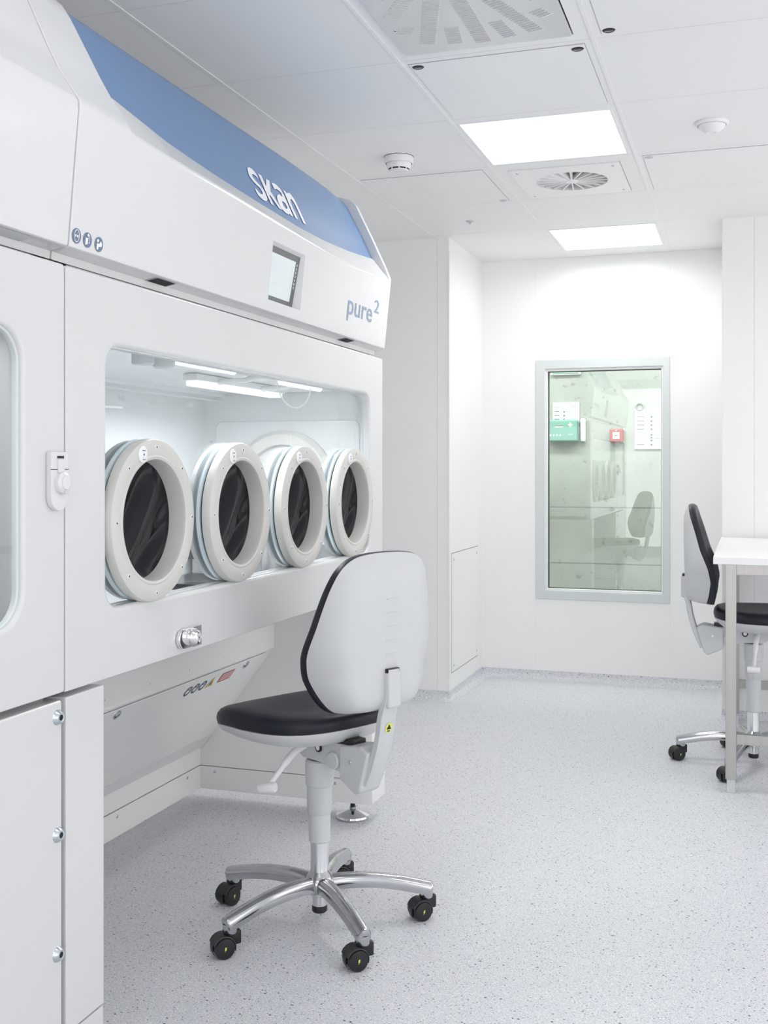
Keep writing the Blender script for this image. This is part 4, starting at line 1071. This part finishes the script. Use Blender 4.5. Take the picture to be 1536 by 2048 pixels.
    # ---- column: three telescoping sleeves over a chrome tube
    col = lathe('column_sleeve', [(.020, zt+.001), (.036, zt+.001), (.0405, zt-.003), (.0415, zt-.010), (.0405, zt-.070), (.036, zt-.076), (.0355, zt-.078)], (0, 0, 0), 'plasg', t, n=40)
    lathe('column_sleeve', [(.0365, zt-.070), (.036, zt-.146), (.032, zt-.153), (.031, zt-.155)], (0, 0, 0), 'plasg', t, n=40)
    lathe('column_sleeve', [(.0315, zt-.148), (.031, .236), (.028, .233), (.025, .233)], (0, 0, 0), 'plasg', t, n=40)
    lathe('column_neck', [(.019, zt-.004), (.019, h-.112)], (0, 0, 0), 'black', t, n=24)
    lathe('column_tube', [(.0262, .24), (.0258, .15), (.030, .128), (.032, .10)], (0, 0, 0), 'chrome', t, n=40)
    lathe('column_end', [(.027, .11), (.027, .082), (.0245, .080), (.0215, .078), (.0215, .052), (.020, .052)], (0, 0, 0), 'chrome', t, n=32)
    lathe('column_cap', [(.021, .053), (.022, .050), (.022, .036), (.019, .032), (0, .032)], (0, 0, 0), 'black', t, n=32)
    # ---- star base
    lathe('base_hub', [(.026, .150), (.034, .140), (.044, .128), (.046, .112), (.040, .092), (.028, .088)], (0, 0, 0), 'alu', t, n=40)
    for k in range(5):
        th = base_rot + R(72*k); di = Vector((math.cos(th), math.sin(th), 0))
        pts = [di*r_ + Vector((0, 0, z_)) for r_, z_ in ((.018, .118), (.06, .1225), (.115, .123), (.17, .119), (.225, .110), (.275, .0985), (.310, .090), (.3265, .086))]
        pts = smooth_path(pts, 4)
        def lsec(f):
            wd = .0230-.0035*f; up_ = .0165-.001*f; dn = .0235-.005*f
            if f > .93: q = (f-.93)/.07; wd *= math.sqrt(max(.0, 1-q*q*.75)); up_ *= math.sqrt(max(0, 1-q*q*.6))
            return [(-wd*.92, -dn), (-wd, -dn*.5), (-wd*.95, up_*.25), (-wd*.66, up_*.8), (-wd*.25, up_), (wd*.25, up_), (wd*.66, up_*.8), (wd*.95, up_*.25), (wd, -dn*.5), (wd*.92, -dn)]
        leg = tube('base_arm', pts, 0, 'alu', t, section=lsec, sharp=38)
        tip = di*.308
        lathe('arm_boss', [(.0205, .085), (.0205, .064), (.0185, .060), (0, .060)], (tip.x, tip.y, 0), 'alu', leg, n=24)
        # caster, its axle in the direction cast[k] (world angle turned into chair space)
        ca = cast[k]-rz; ax_ = Vector((math.cos(ca), math.sin(ca), 0)); fw = Vector((0, 0, 1)).cross(ax_)      # axle and rolling direction
        c_ = Vector((tip.x, tip.y, .0275)) + fw*.021
        caster = bmesh.new()
        add_lathe(caster, [(.0295, -.010), (.0315, -.0095), (.0315, .0095), (.0295, .010)], c_, ax_, 30, u0=fw, arc=(R(-35), R(215)))
        add_lathe(caster, [(.010, 0), (.010, .040)], (tip.x, tip.y, .028), (0, 0, 1), 14)
        # hood wings over the treads
        for s in (1, -1):
            add_lathe(caster, [(.0318, .004*s), (.0318, .0215*s), (.0295, .0235*s), (.0285, .0235*s)], c_, ax_, 24, u0=fw, arc=(R(20), R(200)) if s > 0 else (R(20), R(200)))
        # fork block behind the wheels up to the stem
        b0 = c_ - fw*.021
        M4 = Matrix.Translation(b0 + Vector((0, 0, .014))) @ Matrix.Rotation(math.atan2(ax_.y, ax_.x), 4, 'Z')
        tmp = bmesh.new(); add_box(tmp, -.011, .011, -.029, .010, -.014, .024, .005, 2); bmesh.ops.transform(tmp, matrix=M4, verts=tmp.verts)
        me_ = bpy.data.meshes.new('q'); tmp.to_mesh(me_); tmp.free(); caster.from_mesh(me_); bpy.data.meshes.remove(me_)
        cs = finish(caster, 'caster', 'black', t, 45)
        for s in (1, -1):
            lathe('wheel', [(.010, .009), (.0265, .010), (.0275, .012), (.0275, .024), (.0262, .027), (.018, .0285), (.006, .0288), (0, .0288)], c_, 'black', cs, ax=ax_*s, n=36)
            up_v = Vector((0, 0, 1)); sdv = up_v.cross(ax_*s)
            cc = c_ + ax_*s*.0294
            decal('bolt_mark', [[(-.001, .006), (.0035, .006), (.0015, .001), (.0035, .001), (-.003, -.007), (-.001, -.001), (-.003, -.001)]],
                  lambda u, v, cc=cc, sdv=sdv, up_v=up_v: tuple(cc + sdv*u + up_v*v), 'yellow', cs)
    return t
make_chair('lab_chair', 'black and white swivel chair in front of the glove box cabinet', (-1.168, 2.93), R(180-27), .622, R(25-(180-27)),
           [R(134), R(134), R(160), R(134), R(132)], (.05, .150, .405), 'laboratory swivel chairs')
make_chair('lab_chair', 'black and white swivel chair tucked under the work bench', (.014, 5.08), R(0), .686, R(36),
           [R(130), R(130), R(130), R(130), R(130)], (-.0, -.14, .44), 'laboratory swivel chairs')

# ================================================================== THE BENCH
BX0, BX1, BY0, BY1, BZ = -.140, 1.55, 4.585, 5.90, .942
be = empty('work_bench', 'white-topped steel-legged work bench cut by the right edge', 'bench', (.7, 5.25, 0))
box('worktop', (BX0, BX1, BY0, BY1, BZ-.028, BZ), 'bench', be, .002)
box('end_strip', (BX0+.0, BX0+.012, BY0+.02, BY1-.002, BZ, BZ+.0015), 'white', be)
for x in (-.094, 1.46):
    for y in (4.605, 5.84):
        l_ = box('leg', (x, x+.042, y, y+.042, .055, BZ-.0285), 'steel', be, .002)
        box('foot', (x+.005, x+.037, y+.005, y+.037, 0, .056), 'plasg', l_, .002)
box('apron', (-.052, 1.46, 4.612, 4.642, .872, .9135), 'steel', be, .001)
box('apron', (-.052, 1.46, 5.845, 5.875, .872, .9135), 'steel', be, .001)
box('side_rail', (-.090, -.060, 4.647, 5.84, .872, .9135), 'steel', be, .001)
box('side_rail', (1.465, 1.495, 4.647, 5.84, .872, .9135), 'steel', be, .001)
box('stretcher', (-.052, 1.46, 4.612, 4.642, .195, .235), 'steel', be, .001)
box('stretcher', (-.052, 1.46, 5.845, 5.875, .185, .225), 'steel', be, .001)
